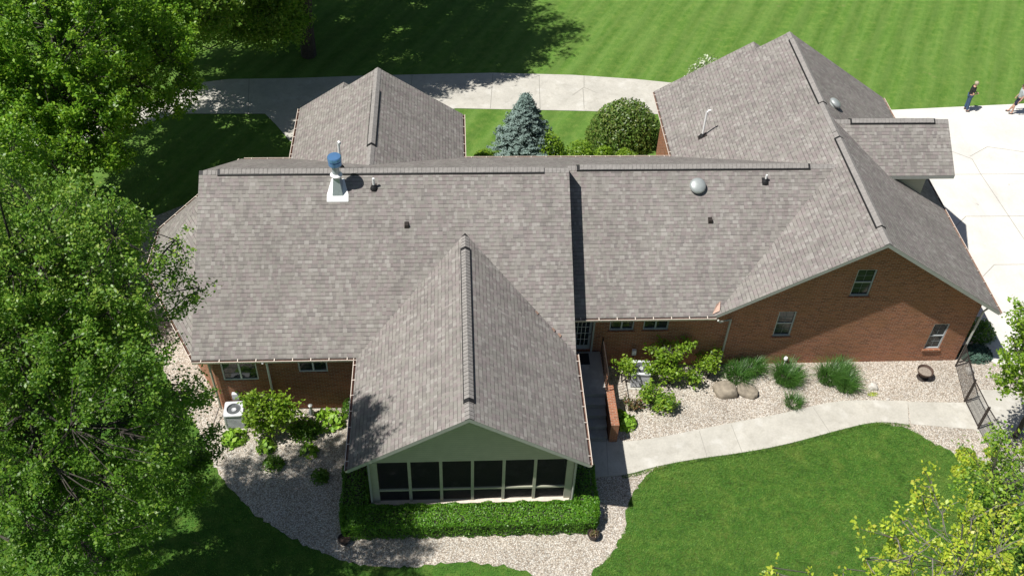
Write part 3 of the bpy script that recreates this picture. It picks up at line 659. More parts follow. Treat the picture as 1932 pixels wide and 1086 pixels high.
def mushroom(parent, p, nrm, r=.31):
    q = Vector(nrm).to_track_quat('Z', 'Y').to_matrix().to_4x4(); q.translation = p
    m = MB(); m.lathe([(r*.7, -.02), (r*.7, .12), (r*.98, .10), (r, .13), (r*.97, .17), (r*.8, .22), (r*.45, .255), (0, .265)], 32, 0, q); H(m, 'roof_vent', 'ventgrey', parent, smooth=True)
mushroom(roofs['Rf'], onroof(fR, 8.2, 29.35), (0, -T, 1)); mushroom(roofs['Gr'], onroof(fGr, 14.66, 34.2), (tr, 0, 1), .27)

# ------------------------------------------------------------------ planting generators
def tubes(m, p0, p1, r0, r1, sag=0., seg=3, n=5, jit=.05):
    p0, p1 = np.array(p0, float), np.array(p1, float); L = np.linalg.norm(p1-p0); pts = []
    for i in range(seg+1):
        t = i/seg; p = p0+(p1-p0)*t
        if 0 < i < seg: p = p+rng.normal(0, jit*L/seg, 3)
        p = p+np.array([0, 0, -sag*L*math.sin(math.pi*t)]); pts.append(Vector(p))
    m.tube(pts, [r0+(r1-r0)*i/seg for i in range(seg+1)], n, 0, False); return pts
def tree(name, label, base, blobs, leafm, bark='bark', trunk_r=.22, clump=70, lsize=.15, tw=.85, spread=.17, cat='tree', group=None, top=None, shell=.55, trunk_name='trunk', upd=.8):
    """blobs: (cx,cy,cz,rx,ry,rz,n clumps); clumps of leaves sit on twigs fed by limbs from the trunk"""
    root = empty(name, (0, 0, 0), label, cat, group); m = MB(); base = np.array(base, float); LV = []
    cc = np.array([b[:3] for b in blobs], float); wts = np.array([b[6] for b in blobs], float)
    ctr = (cc*wts[:, None]).sum(0)/wts.sum(); topz = max(b[2]+b[5]*.7 for b in blobs)
    tp = np.array(top if top is not None else (ctr[0], ctr[1], topz), float); k = 7
    trunk = [base+(tp-base)*np.array([(i/k)**1.4, (i/k)**1.4, i/k]) + (rng.normal(0, .12, 3)*np.array([1, 1, 0]) if 0 < i < k else 0) for i in range(k+1)]
    m.tube([Vector(p) for p in trunk], [max(.02, trunk_r*(1-.92*i/k)) for i in range(k+1)], 8, 0, False)
    def on_trunk(z):
        t = np.clip((z-base[2])/(tp[2]-base[2]), .12, .95)*k; i = int(t); f = t-i
        return trunk[i]*(1-f)+trunk[min(i+1, k)]*f
    for cx, cy, cz, rx, ry, rz, nc in blobs:
        c = np.array([cx, cy, cz]); rad = np.array([rx, ry, rz]); nl = max(3, int(nc/14)); limbs = []
        for i in range(nl):
            d = unit(rng.normal(size=3)+np.array([0, 0, .3])); e = c+d*rad*rng.uniform(.3, .75); s = on_trunk(e[2]-rng.uniform(.25, .6)*np.linalg.norm((e-on_trunk(e[2]))[:2])-.3)
            limbs.append([np.array(p) for p in tubes(m, s, e, trunk_r*.17, .016, .05, 5, 5, .2)])
        LP = np.array([p for l in limbs for p in l[1:]])
        d = unit(rng.normal(size=(nc, 3))); r_ = rng.uniform(shell, 1.06, (nc, 1))**.8; P = c+d*rad*r_
        P = P[P[:, 2] > base[2]+.25]
        for p in P:
            j = np.argmin(((LP-p)**2).sum(1)+rng.uniform(0, .4, len(LP))); s = LP[j]; tubes(m, s, p, .018, .006, -.03, 2, 3, .1)
            dd = unit((p-c)/rad+np.array([0, 0, upd])+rng.normal(0, .35, 3)); L = tw*rng.uniform(.5, 1.3); n_ = int(clump*rng.uniform(.5, 1.4))
            t = rng.uniform(-.75, .35, n_)[:, None]; w_ = spread*(1-.35*np.abs(t+.2))
            LV.append(p+dd*L*t+rng.normal(size=(n_, 3))*w_*np.array([1, 1, .85]))
    C = np.concatenate(LV); C = C[C[:, 2] > .03]
    m.build(trunk_name, bark, root); quads_mesh('crown', leaves(C, lsize), leafm, root); return root
def shrub(name, label, c, rad, n, leafm, lsize, group=None, cat='shrub', stems=True, z0=0., lump=.18, shell=.6, nrm=True, upb=.6):
    """low rounded plant: leaves in a lumpy dome with stems to the ground"""
    root = empty(name, (c[0], c[1], z0), label, cat, group); rad = np.array(rad, float)
    nl = max(5, int(n/250)); ld = unit(rng.normal(size=(nl, 3))+np.array([0, 0, .5])); la = rng.uniform(-lump, lump, nl)
    d = unit(rng.normal(size=(n, 3))); d[:, 2] = np.abs(d[:, 2])*1.05-.08; d = unit(d)
    amp = 1+(np.exp(-((1-d@ld.T)*9))*la).sum(1); r_ = rng.uniform(shell, 1.0, n)**.7
    P = d*rad*(amp*r_)[:, None]; P[:, 2] = np.maximum(P[:, 2], .02)
    quads_mesh('foliage', leaves(P, lsize, upb, .62, d if nrm else None), leafm, root)
    if stems:
        m = MB()
        for i in range(9): q = P[rng.integers(n)]*.75; tubes(m, (rng.normal(0, .05), rng.normal(0, .05), 0), q, .014, .006, 0, 3, 4)
        m.build('stem', 'bark', root)
    return root
def blades(P, h, wd, lean, dirs=None, seg=3):
    """arching blades as connected strips -> array of quads (each blade one island is lost; fine at this size)"""
    n = len(P); a = rng.uniform(0, 2*math.pi, n) if dirs is None else dirs
    D = np.stack([np.cos(a), np.sin(a), np.zeros(n)], 1); S = np.stack([-np.sin(a), np.cos(a), np.zeros(n)], 1)
    hh = h*rng.uniform(.6, 1.15, (n, 1)); ln = lean*rng.uniform(.4, 1.2, (n, 1)); out = []
    pt = lambda t: P + D*ln*hh*t**2.2 + np.array([0, 0, 1])*hh*(t-.38*ln*t**3)
    for i in range(seg):
        t0, t1 = i/seg, (i+1)/seg; w0, w1 = wd*(1-t0*.85), wd*(1-t1*.95)
        out.append(np.stack([pt(t0)-S*w0, pt(t0)+S*w0, pt(t1)+S*w1, pt(t1)-S*w1], 1))
    return np.concatenate(out)
def grassclump(label, x, y, r, h, n, group='ornamental grass clumps in the gravel bed', subs=None):
    root = empty('ornamental_grass', (x, y, 0), label, 'grass clump', group); P = []
    for sx_, sy_, sr in (subs or [(0, 0, 1)]):
        a = rng.uniform(0, 6.28, n); q = r*sr*.5*np.sqrt(rng.uniform(0, 1, n)); P.append(np.stack([sx_+q*np.cos(a), sy_+q*np.sin(a), np.zeros(n)], 1))
    Q = np.concatenate(P); cen = np.repeat(np.array([(s[0], s[1]) for s in (subs or [(0, 0, 1)])]), n, 0)
    dirs = np.arctan2(Q[:, 1]-cen[:, 1], Q[:, 0]-cen[:, 0])+rng.normal(0, .6, len(Q))
    quads_mesh('blade_tuft', blades(Q, h, .011, .8, dirs, 4), 'ornament', root); return root

# ------------------------------------------------------------------ trees
TG = 'broadleaf trees around the lawn'
tree('maple_tree', 'large dark green maple in the lower left corner overhanging the gravel bed', (-11.9, 17.0, 0),
     [(-10.7, 15.9, 9.4, 3.5, 3.1, 3.7, 330), (-11.8, 14.6, 6.8, 3.6, 3.0, 3.0, 160), (-10.4, 17.8, 5.6, 2.7, 2.2, 2.2, 150), (-13.2, 17.4, 8.0, 2.5, 2.4, 2.8, 120)],
     'leafA', 'bark', .24, 165, .085, .85, .13, group=TG)
tree('maple_tree', 'taller paler maple with upright shoots reaching in front of the west bay roof', (-12.4, 17.9, 0),
     [(-9.9, 18.2, 12.6, 2.1, 1.8, 2.1, 130), (-11.3, 17.6, 10.6, 2.0, 2.0, 2.6, 130), (-12.4, 18.4, 11.2, 2.5, 2.3, 2.8, 180), (-11.5, 18.4, 13.4, 2.0, 1.9, 2.0, 110), (-8.6, 17.8, 12.2, 1.1, 1.1, 1.4, 24), (-8.1, 19.3, 12.3, .5, .4, .9, 8), (-9.2, 19.8, 12.6, .8, .5, 1.0, 14), (-7.7, 18.9, 11.0, .5, .4, .4, 6), (-7.9, 17.3, 9.2, .8, .5, .3, 8), (-10.6, 20.2, 12.6, 1.0, .5, .9, 14)],
     'leafA2', 'bark', .2, 130, .085, 1.25, .10, group=TG, upd=1.3)
tree('maple_tree', 'sunlit bright green tree filling the upper left corner', (-17.2, 36.5, 0),
     [(-16.6, 36.0, 8.0, 3.8, 3.6, 4.6, 420), (-14.4, 37.6, 6.2, 3.0, 2.4, 2.8, 190), (-19.5, 33.5, 8.0, 3.2, 3.0, 4, 190), (-15.5, 33.4, 6.4, 2.4, 2.0, 2.6, 120), (-15.4, 40.6, 6.6, 3.2, 2.4, 2.8, 200), (-17.6, 39.8, 5.2, 2.6, 2.4, 2.2, 110)],
     'leafB', 'bark', .3, 125, .14, .85, .15, group=TG)
tree('maple_tree', 'green tree between the left tree masses at the frame edge', (-18.5, 28.5, 0),
     [(-17.3, 28.6, 6.6, 2.8, 2.8, 3.4, 200), (-16.3, 31.0, 5.6, 2.0, 2.0, 2.4, 90)],
     'leafB', 'bark', .2, 90, .13, 1.0, .18, group=TG)
tree('maple_tree', 'shaded tree behind the left end of the path', (-15.4, 47.5, 0),
     [(-13.6, 44.8, 6.4, 3.0, 2.6, 2.8, 220), (-15.8, 45.8, 7.4, 2.8, 2.8, 3.2, 150), (-11.4, 46.5, 8.2, 2.8, 2.8, 2.6, 150), (-10.4, 49.6, 4.6, 2.2, 1.7, 2.2, 110), (-10.2, 46.6, 3.4, 2.2, 1.5, 1.6, 130), (-12.5, 46.2, 4.4, 2.0, 1.6, 2.0, 100), (-10.6, 48.6, 5.4, 2.4, 1.8, 2.0, 100), (-12.3, 43.0, 6.4, 1.8, 1.4, 1.7, 90), (-13.6, 44.0, 8.6, 2.2, 1.8, 1.8, 90), (-12.8, 51.5, 5.0, 2.6, 2.0, 2.4, 110), (-10.0, 45.4, 7.2, 2.1, 1.5, 1.8, 90), (-8.6, 44.2, 10.2, 2.2, 1.5, 1.8, 80), (-11.0, 52.8, 3.6, 2.6, 1.6, 2.0, 110)],
     'leafA2', 'bark', .28, 90, .15, 1.0, .22, group=TG)
tree('oak_tree', 'tall dark tree with its thick trunk in shade beyond the path', (-8.6, 48.4, 0),
     [(-8.4, 47.2, 11.5, 5.2, 4.8, 4.4, 420), (-4.8, 47.2, 10.2, 3.4, 3.6, 3.8, 240), (-6.4, 48.2, 14.5, 4.5, 4.2, 3.2, 200), (-9.8, 51.4, 6.4, 3.0, 2.6, 2.6, 90), (-7.0, 52.6, 6.0, 3.2, 2.2, 2.2, 90)],
     'leafC', 'bark', .42, 95, .17, 1.1, .26, group=TG)
tree('oak_tree', 'dark tree at the top edge above the shaded lawn', (-2.4, 57.0, 0),
     [(-2.8, 54.6, 7.6, 3.6, 2.6, 3.8, 220), (-6.0, 56.5, 7, 3.5, 3.2, 3.6, 140)],
     'leafC', 'bark', .35, 90, .17, 1.1, .26, group=TG)
tree('locust_tree', 'yellow-green young tree with open twigs in the lower right corner', (13.2, 13.0, 0),
     [(10.9, 12.6, 7.4, 1.9, 1.4, 1.6, 38), (12.4, 13.4, 7.4, 1.4, 1.4, 1.7, 34), (13.3, 12.4, 6.2, 1.5, 1.3, 1.5, 24), (9.3, 12.5, 7.3, 1.1, .8, .8, 9), (10.6, 14.2, 6.4, 1.1, .8, 1.0, 14), (6.75, 12.45, 7.6, .25, .25, .4, 3), (8.4, 12.3, 7.0, .9, .6, .6, 7), (11.4, 14.6, 7.4, .8, .6, 1.1, 10)],
     'leafY', 'palebark', .06, 36, .115, 1.2, .075, group=TG, shell=.3, upd=1.6)
tree('locust_tree', 'mid green tree between the gate and the yellow corner tree', (17.0, 17.6, 0),
     [(16.2, 18.0, 3.5, 1.5, 1.4, 1.5, 42), (15.6, 16.2, 4.2, 1.4, 1.2, 1.4, 30), (17.3, 19.2, 2.9, 1.2, 1.1, 1.2, 24)],
     'leafM', 'bark', .09, 34, .12, .8, .13, group=TG, shell=.3)
tree('locust_tree', 'bright green tree right of the garage corner by the driveway', (19.7, 22.0, 0),
     [(18.0, 21.5, 5.9, 1.25, 1.3, 1.5, 75), (19.4, 21.8, 6.6, 1.6, 1.6, 2.0, 70), (18.3, 21.8, 4.2, 1.0, 1.1, 1.1, 34)],
     'leafL', 'bark', .1, 48, .13, .8, .13, group=TG, shell=.35)
# ------------------------------------------------------------------ blue spruce
def spruce(name, label, x, y, h, r):
    root = empty(name, (x, y, 0), label, 'tree'); m = MB(); m.tube([Vector((0, 0, 0)), Vector((0, 0, h*.6)), Vector((.02, 0, h))], [.1, .05, .01], 7); LV = []; NV = []
    nb = 420
    for i in range(nb):
        z = .12+(h-.2)*(i/nb)**1.15; rr = r*(1-z/h)**.85*rng.uniform(.72, 1.06)+.04; a = i*2.399+rng.normal(0, .2); d = np.array([math.cos(a), math.sin(a), .05])
        p1 = np.array([0, 0, z])+d*rr+np.array([0, 0, .12*rr]); tubes(m, (0, 0, z), p1, .014, .005, 0, 2, 3)
        n_ = int(24+90*rr); t = rng.uniform(.25, 1.02, n_)[:, None]**.7; side = np.cross(d, [0, 0, 1]); ws = rng.normal(0, .11, (n_, 1))*(1.25-t)*1.7
        C = np.array([0, 0, z])+(p1-np.array([0, 0, z]))*t+side*ws+np.array([0, 0, 1])*np.abs(rng.normal(0, .03, (n_, 1))); LV.append(C); NV.append(np.repeat(unit(d+np.array([0, 0, .9]))[None], n_, 0))
    m.build('trunk', 'bark', root); C = np.concatenate(LV); quads_mesh('crown', leaves(C, .105, .6, .34, np.concatenate(NV)), 'spruce', root)
spruce('blue_spruce', 'cone shaped blue spruce on the back lawn behind the long roof', 2.5, 39.6, 3.35, 1.72)
# ------------------------------------------------------------------ shrubs and bedding
shrub('round_shrub', 'big dark green round shrub between the path and the garage wing', (7.55, 40.6), (1.82, 1.5, 2.35), 13000, 'round', .12, lump=.1, shell=.5, upb=.4)
SR = 'low light green shrubs along the back wall'
for i, (x, y, r, h, lb) in enumerate([(.55, 38.6, .6, .9, 'small light green shrub at the left end of the row behind the roof'),
        (3.7, 39.0, .85, 1.5, 'light green shrub at the right foot of the blue spruce'), (5.2, 38.9, .8, 1.15, 'low spreading green shrub midway between spruce and round shrub'),
        (6.3, 38.8, .6, .95, 'low green shrub just left of the big round shrub'), (7.4, 38.6, .7, 1.0, 'light green shrub in front of the big round shrub'), (8.3, 37.6, .45, .8, 'narrow green shrub against the garage west wall')]):
    shrub('shrub', lb, (x, y), (r, r*.8, h), 1500, 'leafL', .11, SR, lump=.22)
shrub('flowering_shrub', 'white flowering shrub peeping out behind the garage roof', (12.1, 44.2), (1.3, 1.1, 2.6), 1600, 'blossom', .15)
# boxwood hedge wrapping the porch
root = empty('hedge', (0, 0, 0), 'clipped green hedge wrapping the front of the screened porch', 'hedge'); Ps = []; Ns = []
def hedgebox(x0, x1, y0, y1, h, n):
    L = np.array([x1-x0, y1-y0, h]); A = np.array([L[0]*L[1], 2*L[0]*L[2], 2*L[1]*L[2]]); k = rng.choice(3, n, p=A/A.sum()); P = rng.uniform(0, 1, (n, 3)); s = rng.integers(0, 2, n)
    P[k == 0, 2] = 1; P[k == 1, 1] = s[k == 1]; P[k == 2, 0] = s[k == 2]; Nn = np.zeros((n, 3)); Nn[k == 0, 2] = 1; Nn[k == 1, 1] = s[k == 1]*2-1; Nn[k == 2, 0] = s[k == 2]*2-1
    c = np.array([.5, .5, .42]); q = P-c; e = .16/L; 
    P = c+np.sign(q)*np.minimum(np.abs(q), .5-e*.25*rng.uniform(0, 1, (n, 3))**2); P = P*L+np.array([x0, y0, 0])
    rr = .22; cx = np.clip(P[:, 0], x0+rr, x1-rr); cy = np.clip(P[:, 1], y0+rr, y1-rr); cz = np.minimum(P[:, 2], h-rr); D = P-np.stack([cx, cy, cz], 1); dl = np.linalg.norm(D, axis=1)
    f = np.where(dl > rr, rr/np.maximum(dl, 1e-6), 1); P = np.stack([cx, cy, cz], 1)+D*f[:, None]
    bump = .035*np.sin(P[:, 0]*5.1+1)*np.sin(P[:, 1]*4.3)+.03*np.sin(P[:, 0]*11.3+P[:, 2]*9); P += Nn*(bump[:, None]-np.abs(rng.normal(0, .045, (n, 1))))
    Ps.append(P); Ns.append(unit(Nn+D*.5))
hedgebox(-4.75, 3.8, 18.38, 19.32, .8, 30000); hedgebox(-4.8, -3.82, 18.6, 21.1, .74, 7000); hedgebox(3.02, 3.9, 18.6, 20.9, .8, 6000)
quads_mesh('foliage', leaves(np.concatenate(Ps), .062, .6, .62, np.concatenate(Ns)), 'hedge', root)
m = MB()
for a, b in (((-4.6, 18.55, 0), (3.6, 19.1, .6)), ((-4.7, 19.1, 0), (-4.05, 21.1, .55)), ((3.2, 19.1, 0), (3.68, 20.7, .55))): m.box(a, b)
m.build('inner_branches', 'bark', root)
# west bed by the house corner
tree('japanese_maple', 'green leafy shrub tree beside the left air conditioner', (-7.55, 23.0, 0), [(-7.6, 22.9, 1.6, .85, .6, 1.0, 40), (-7.1, 22.8, 1.3, .85, .5, .8, 26), (-7.8, 22.7, .8, .5, .45, .5, 12)],
     'leafL', 'bark', .05, 42, .12, .5, .12, 'shrub', shell=.3, trunk_name='stem')
shrub('shrub', 'dark green low shrub between the leafy maple and the big hosta', (-6.35, 22.85), (.62, .5, .8), 1100, 'leafA', .1, lump=.4, shell=.2, nrm=False)
HG = 'hostas in the gravel beds'
def hosta(lb, x, y, r, h, n=130): shrub('hosta', lb, (x, y), (r, r*.9, h), n, 'hosta', .21, HG, 'hosta', False, lump=.15, shell=.55)
hosta('broad leaved hosta right of the maple shrub near the porch gutter', -5.5, 23.35, .62, .55, 210)
hosta('hosta below the left air conditioner', -8.85, 22.65, .5, .45, 170)
hosta('small hosta in front of the maple shrub stem', -7.65, 22.25, .38, .42, 110)
hosta('small shaded hosta under the dark low shrub', -6.1, 22.0, .36, .4, 90)
hosta('lime hosta at the foot of the brick stair wall', 5.35, 22.95, .42, .42, 190)
hosta('small lime hosta just above the lime hosta by the stairs', 5.15, 23.35, .3, .34, 80)
SD = 'small shaded shrubs in the left gravel'
shrub('shrub', 'small dark shrub alone in the shaded gravel left of the porch', (-7.3, 21.5), (.42, .36, .40), 420, 'leafA', .10, SD, lump=.4, shell=.2, nrm=False)
shrub('shrub', 'small dark shrub close to the porch hedge left side', (-5.6, 20.9), (.36, .33, .42), 380, 'leafA', .10, SD, lump=.4, shell=.2, nrm=False)
# right bed
RB = 'loose leafy shrubs in the right gravel bed'
def loose(lb, x, y, blobs, mat='leafL', ls=.11):
    tree('leafy_shrub', lb, (x, y, 0), [(x+a, y+b, c, r, r*.8, q, n) for a, b, c, r, q, n in blobs], mat, 'bark', .035, 36, ls, .38, .1, 'shrub', RB, shell=.2, trunk_name='stem')
loose('lime green tiered shrub right of the white air conditioner', 7.25, 24.9, [(-.2, .3, 1.5, .75, .3, 26), (.05, -.05, .85, .7, .4, 26), (.6, .5, 1.55, .4, .25, 10), (-.7, -.1, 1.15, .4, .25, 9)])
loose('small lime shrub below the corner downspout', 8.75, 25.1, [(0, .2, .85, .65, .35, 24)])
loose('low green shrub overhanging the left side of the air conditioner', 5.45, 25.0, [(.05, -.05, 1.0, .5, .28, 17)])
loose('airy green shrub in front of the air conditioner', 6.35, 23.95, [(-.1, 0, .65, .5, .35, 18), (.25, -.3, .45, .4, .3, 10)], 'leafM')
loose('pale airy shrub casting a lacy shadow over the gravel', 6.95, 23.6, [(0, 0, .6, .42, .3, 12)], 'leafM')
loose('thin olive shrub right of the tiered lime shrub', 8.1, 24.75, [(0, 0, .5, .45, .25, 10)], 'leafM')
loose('small reddish shrub beside the brick stair wall', 5.75, 23.7, [(0, 0, .35, .3, .2, 8)], 'redtwig')
shrub('climbing_plant', 'dark green plant against the shaded brick below the right small window', (7.0, 25.5), (.45, .2, 1.5), 500, 'leafA', .1)
grassclump('dark grass clump behind the two boulders', 9.95, 25.1, 1.4, .72, 480, subs=[(0, 0, .6), (.65, .4, .55)])
grassclump('round grass clump under the white globe light', 11.85, 25.0, .95, .72, 900)
grassclump('widest grass clump split in three tufts', 13.75, 24.9, 1.25, .72, 500, subs=[(-.3, .05, .62), (.3, .3, .5), (.3, -.35, .6)])
grassclump('small short grass clump at the edge of the walk', 11.8, 23.75, .6, .45, 260)
YP = 'low yellow plants by the gate'
for x, y, r, lb in ((17.55, 21.15, .42, 'largest low yellow-green plant at the lawn edge by the gate'), (17.95, 20.6, .36, 'low yellow-green plant just below the largest one'), (18.5, 21.3, .25, 'small pale yellow plant beside the gate post'), (17.0, 20.5, .3, 'yellow-green plant lowest along the lawn edge'), (18.1, 19.9, .28, 'yellow-green plant beside the far fence wires')):
    shrub('yellow_plant', lb, (x, y), (r, r, .3), int(1500*r), 'leafY', .1, YP, 'plant', False, lump=.3)
shrub('juniper', 'blue-green creeping juniper in the shade at the garage corner', (19.75, 26.1), (.75, .55, .38), 2200, 'juniper', .09)
shrub('shrub', 'dark round shrub in the shade behind the juniper', (20.2, 27.2), (.8, .7, .8), 1500, 'leafC', .1)
shrub('weed', 'tiny yellow-green tuft beside the white round stone', (15.0, 24.15), (.22, .12, .06), 120, 'leafY', .05, None, 'plant', False)
shrub('potted_bush', 'dark rounded plant in the shade against the brick near the porch gutter', (-4.75, 23.75), (.35, .3, .7), 500, 'leafC', .09)

# ------------------------------------------------------------------ turf: blades over the front lawn and its edges (stuff)
def inpoly(P, poly):
    x, y = P[:, 0], P[:, 1]; c = np.zeros(len(P), bool); n = len(poly)
    for i in range(n):
        (x0, y0), (x1, y1) = poly[i], poly[(i+1) % n]; k = ((y0 > y) != (y1 > y)) & (x < (x1-x0)*(y-y0)/((y1-y0) or 1e-9)+x0); c ^= k
    return c
frontpoly = smoothline([(2.95, 14)]+gr_[:-1]+[(19.5, 17.2), (20, 14)])
lp = [(-22, 14), (1.9, 14)]+[(x, y) for x, y in gl[::-1]][1:]+[(-22, 34)]
def turf(poly, bb, n, h, name):
    P = np.stack([rng.uniform(bb[0], bb[1], n), rng.uniform(bb[2], bb[3], n)], 1); P = P[inpoly(P, poly)]
    jit = 0; P3 = np.concatenate([P, np.zeros((len(P), 1))], 1)
    o = quads_mesh(name, blades(P3, h, .011, .75, None, 2), 'turf'); o['kind'] = 'stuff'; return o
turf(frontpoly, (2.9, 20, 15.5, 22.9), 120000, .08, 'grass')
we = smoothline(wb)
turf(we+[(x+.03, y-.13) for x, y in we[::-1]], (4.9, 16, 20, 22.9), 60000, .10, 'grass_edge')
turf(lp, (-13, 2, 15.5, 23), 26000, .075, 'grass')

# ------------------------------------------------------------------ air conditioners
def ac(label, x, y, rz, s=.72, h=.82):
    r = empty('air_conditioner', (x, y, 0), label, 'air conditioner', 'air conditioners beside the house', rz); q = s/2
    m = MB(); m.box((-q+.04, -q+.04, .05), (q-.04, q-.04, h-.06)); m.build('coil', 'acdark', r)
    for sx in (-1, 1):
        for sy in (-1, 1):
            m = MB(); m.box((min(sx*q, sx*(q-.05)), min(sy*q, sy*(q-.05)), .02), (max(sx*q, sx*(q-.05)), max(sy*q, sy*(q-.05)), h-.061)); m.build('corner_post', 'acwhite', r)
    for k, z in enumerate(np.linspace(.12, h-.14, 9)):
        m = MB()
        for a, b in (((-q+.052, -q+.005, z), (q-.052, -q+.03, z+.022)), ((-q+.052, q-.03, z), (q-.052, q-.005, z+.022)), ((-q+.005, -q+.052, z), (-q+.03, q-.052, z+.022)), ((q-.03, -q+.052, z), (q-.005, q-.052, z+.022))): m.box(a, b)
        tag(m.build('louver', 'acwhite', r))
    m = MB(); n = 32; ro = q*.76
    for i in range(n):
        a0, a1 = 2*math.pi*i/n, 2*math.pi*(i+1)/n; f = lambda a: (max(-1, min(1, math.cos(a)*1.35))*(q+.01), max(-1, min(1, math.sin(a)*1.35))*(q+.01))
        o0, o1 = f(a0), f(a1); c0, c1 = (ro*math.cos(a0), ro*math.sin(a0)), (ro*math.cos(a1), ro*math.sin(a1))
        m.face(((*c0, h), (*o0, h), (*o1, h), (*c1, h))); m.face(((*o0, h), (*o0, h-.06), (*o1, h-.06), (*o1, h))); m.face(((*c0, h), (*c1, h), (*c1, h-.12), (*c0, h-.12)))
    m.build('top_panel', 'acwhite', r)
    m = MB(); m.lathe([(ro-.003, h-.1), (0, h-.1)], 28); m.build('fan_well', 'acdark', r)
    m = MB()
    for k in range(3):
        a = k*2.094+.4; pts = [(.04, -.3), (ro*.9, -.35), (ro*.92, .3), (.04, .25)]
        P = [(rr*math.cos(a+t), rr*math.sin(a+t), h-.07+.025*t) for rr, t in pts]; m.face(P)
    m.lathe([(.09, h-.09), (.09, h-.04), (0, h-.035)], 16); m.build('fan', 'acwhite', r)
    for rr in np.linspace(.08, ro*.97, 6):
        m = MB(); m.tube([(rr*math.cos(t), rr*math.sin(t), h+.008) for t in np.linspace(0, 2*math.pi, 25)], .0035, 4, 0, False); m.build('guard_ring', 'acdark', r)
    m = MB(); m.box((-q-.08, -q-.08, 0), (q+.08, q+.08, .05)); m.build('pad', 'conc', r); return r
ac('white air conditioner at the left house corner with its round fan on top', -8.85, 23.42, .04, .66, .8)
ac('white air conditioner tucked between lime shrubs by the brick steps', 6.1, 25.0, -.1, .7, .84)
m = MB(); m.box((-8.95, 23.86, .75), (-8.72, 23.99, 1.05)); o = m.build('electric_box', 'acwhite'); tag(o, 'small grey disconnect box on the brick wall behind the left air conditioner', 'electric box')
m = MB(); m.tube([(-8.83, 23.93, .75), (-8.83, 23.93, .35), (-8.83, 23.75, .3)], .02, 6); m.build('conduit', 'acwhite', o)
m = MB(); m.box((5.82, 25.6, .85), (5.98, 25.715, 1.1)); o = m.build('electric_box', 'acwhite'); tag(o, 'small grey disconnect box on the brick wall by the entry steps', 'electric box')
m = MB(); m.tube([(5.9, 25.66, .85), (5.9, 25.66, .4)], .016, 6); m.build('conduit', 'iron', o)
m = MB(); m.tube([(-9.5, 23.9, .35), (-9.7, 23.1, .08), (-9.95, 22.0, .03), (-10.1, 21.1, .03)], .018, 6); tag(m.build('hose', 'iron'), 'thin dark hose running over the gravel from the left house corner', 'hose')
m = MB(); m.lathe([(.0, 0), (.1, 0), (.11, .1), (.05, .3), (.04, .42), (.08, .5), (.0, .56)], 14, 0, Matrix.Translation((-6.2, 23.75, 0))); tag(m.build('garden_ornament', 'ventgrey', None, True), 'small pale ornament standing in the shade by the dark brick wall', 'ornament')
# ------------------------------------------------------------------ stones
def rock(name, label, x, y, rx, ry, rz, mat, flatten=.8, seed=1, group=None, tilt=0.):
    import bmesh
    bm = bmesh.new(); bmesh.ops.create_icosphere(bm, subdivisions=4, radius=1); rs = np.random.default_rng(seed); ph = rs.uniform(0, 6, 8)
    for v in bm.verts:
        p = v.co; k = 1+.09*math.sin(2.3*p.x+ph[0])*math.cos(2.1*p.y+ph[1])+.06*math.sin(4.1*p.x+3*p.z+ph[2])+.03*math.sin(8*p.y+ph[3]+5*p.x)
        sx_ = math.copysign(abs(p.x)**.75, p.x); sy_ = math.copysign(abs(p.y)**.8, p.y)
        z = p.z*rz; z = min(z, rz*flatten+.03*math.sin(5*p.x+ph[4])*rz)
        v.co = Vector((sx_*rx*k, sy_*ry*k, z*k+rz*.35))
    me = bpy.data.meshes.new(name); bm.to_mesh(me); bm.free(); me.polygons.foreach_set('use_smooth', [True]*len(me.polygons))
    o = link(name, me, mat); o.location = (x, y, 0); o.rotation_euler.z = tilt; return tag(o, label, 'rock', group)
rock('boulder', 'rounded brown flat-topped boulder, left of the touching pair', 9.33, 24.42, .43, .37, .34, 'boulder', .7, 3, 'pair of brown boulders', .05)
rock('boulder', 'wedge shaped brown boulder, right of the touching pair', 10.17, 24.35, .44, .29, .26, 'boulder', .55, 8, 'pair of brown boulders', -.45)
rock('round_stone', 'pale round stone lying in open gravel near the walk', 15.12, 24.5, .19, .17, .16, 'pale_stone', 1, 4, 'pale round stones')
rock('round_stone', 'pale round stone beside the fence near the garage corner', 19.15, 25.2, .17, .17, .2, 'pale_stone', 1, 5, 'pale round stones')
for x, y, s, lb in ((15.5, 23.9, .07, 'small grey cobble at the edge of the gravel by the walk'), (7.6, 22.75, .05, 'tiny cobble on the gravel beside the curved walk')):
    rock('cobble', lb, x, y, s, s*.8, s*.7, 'pale_stone', 1, 9)
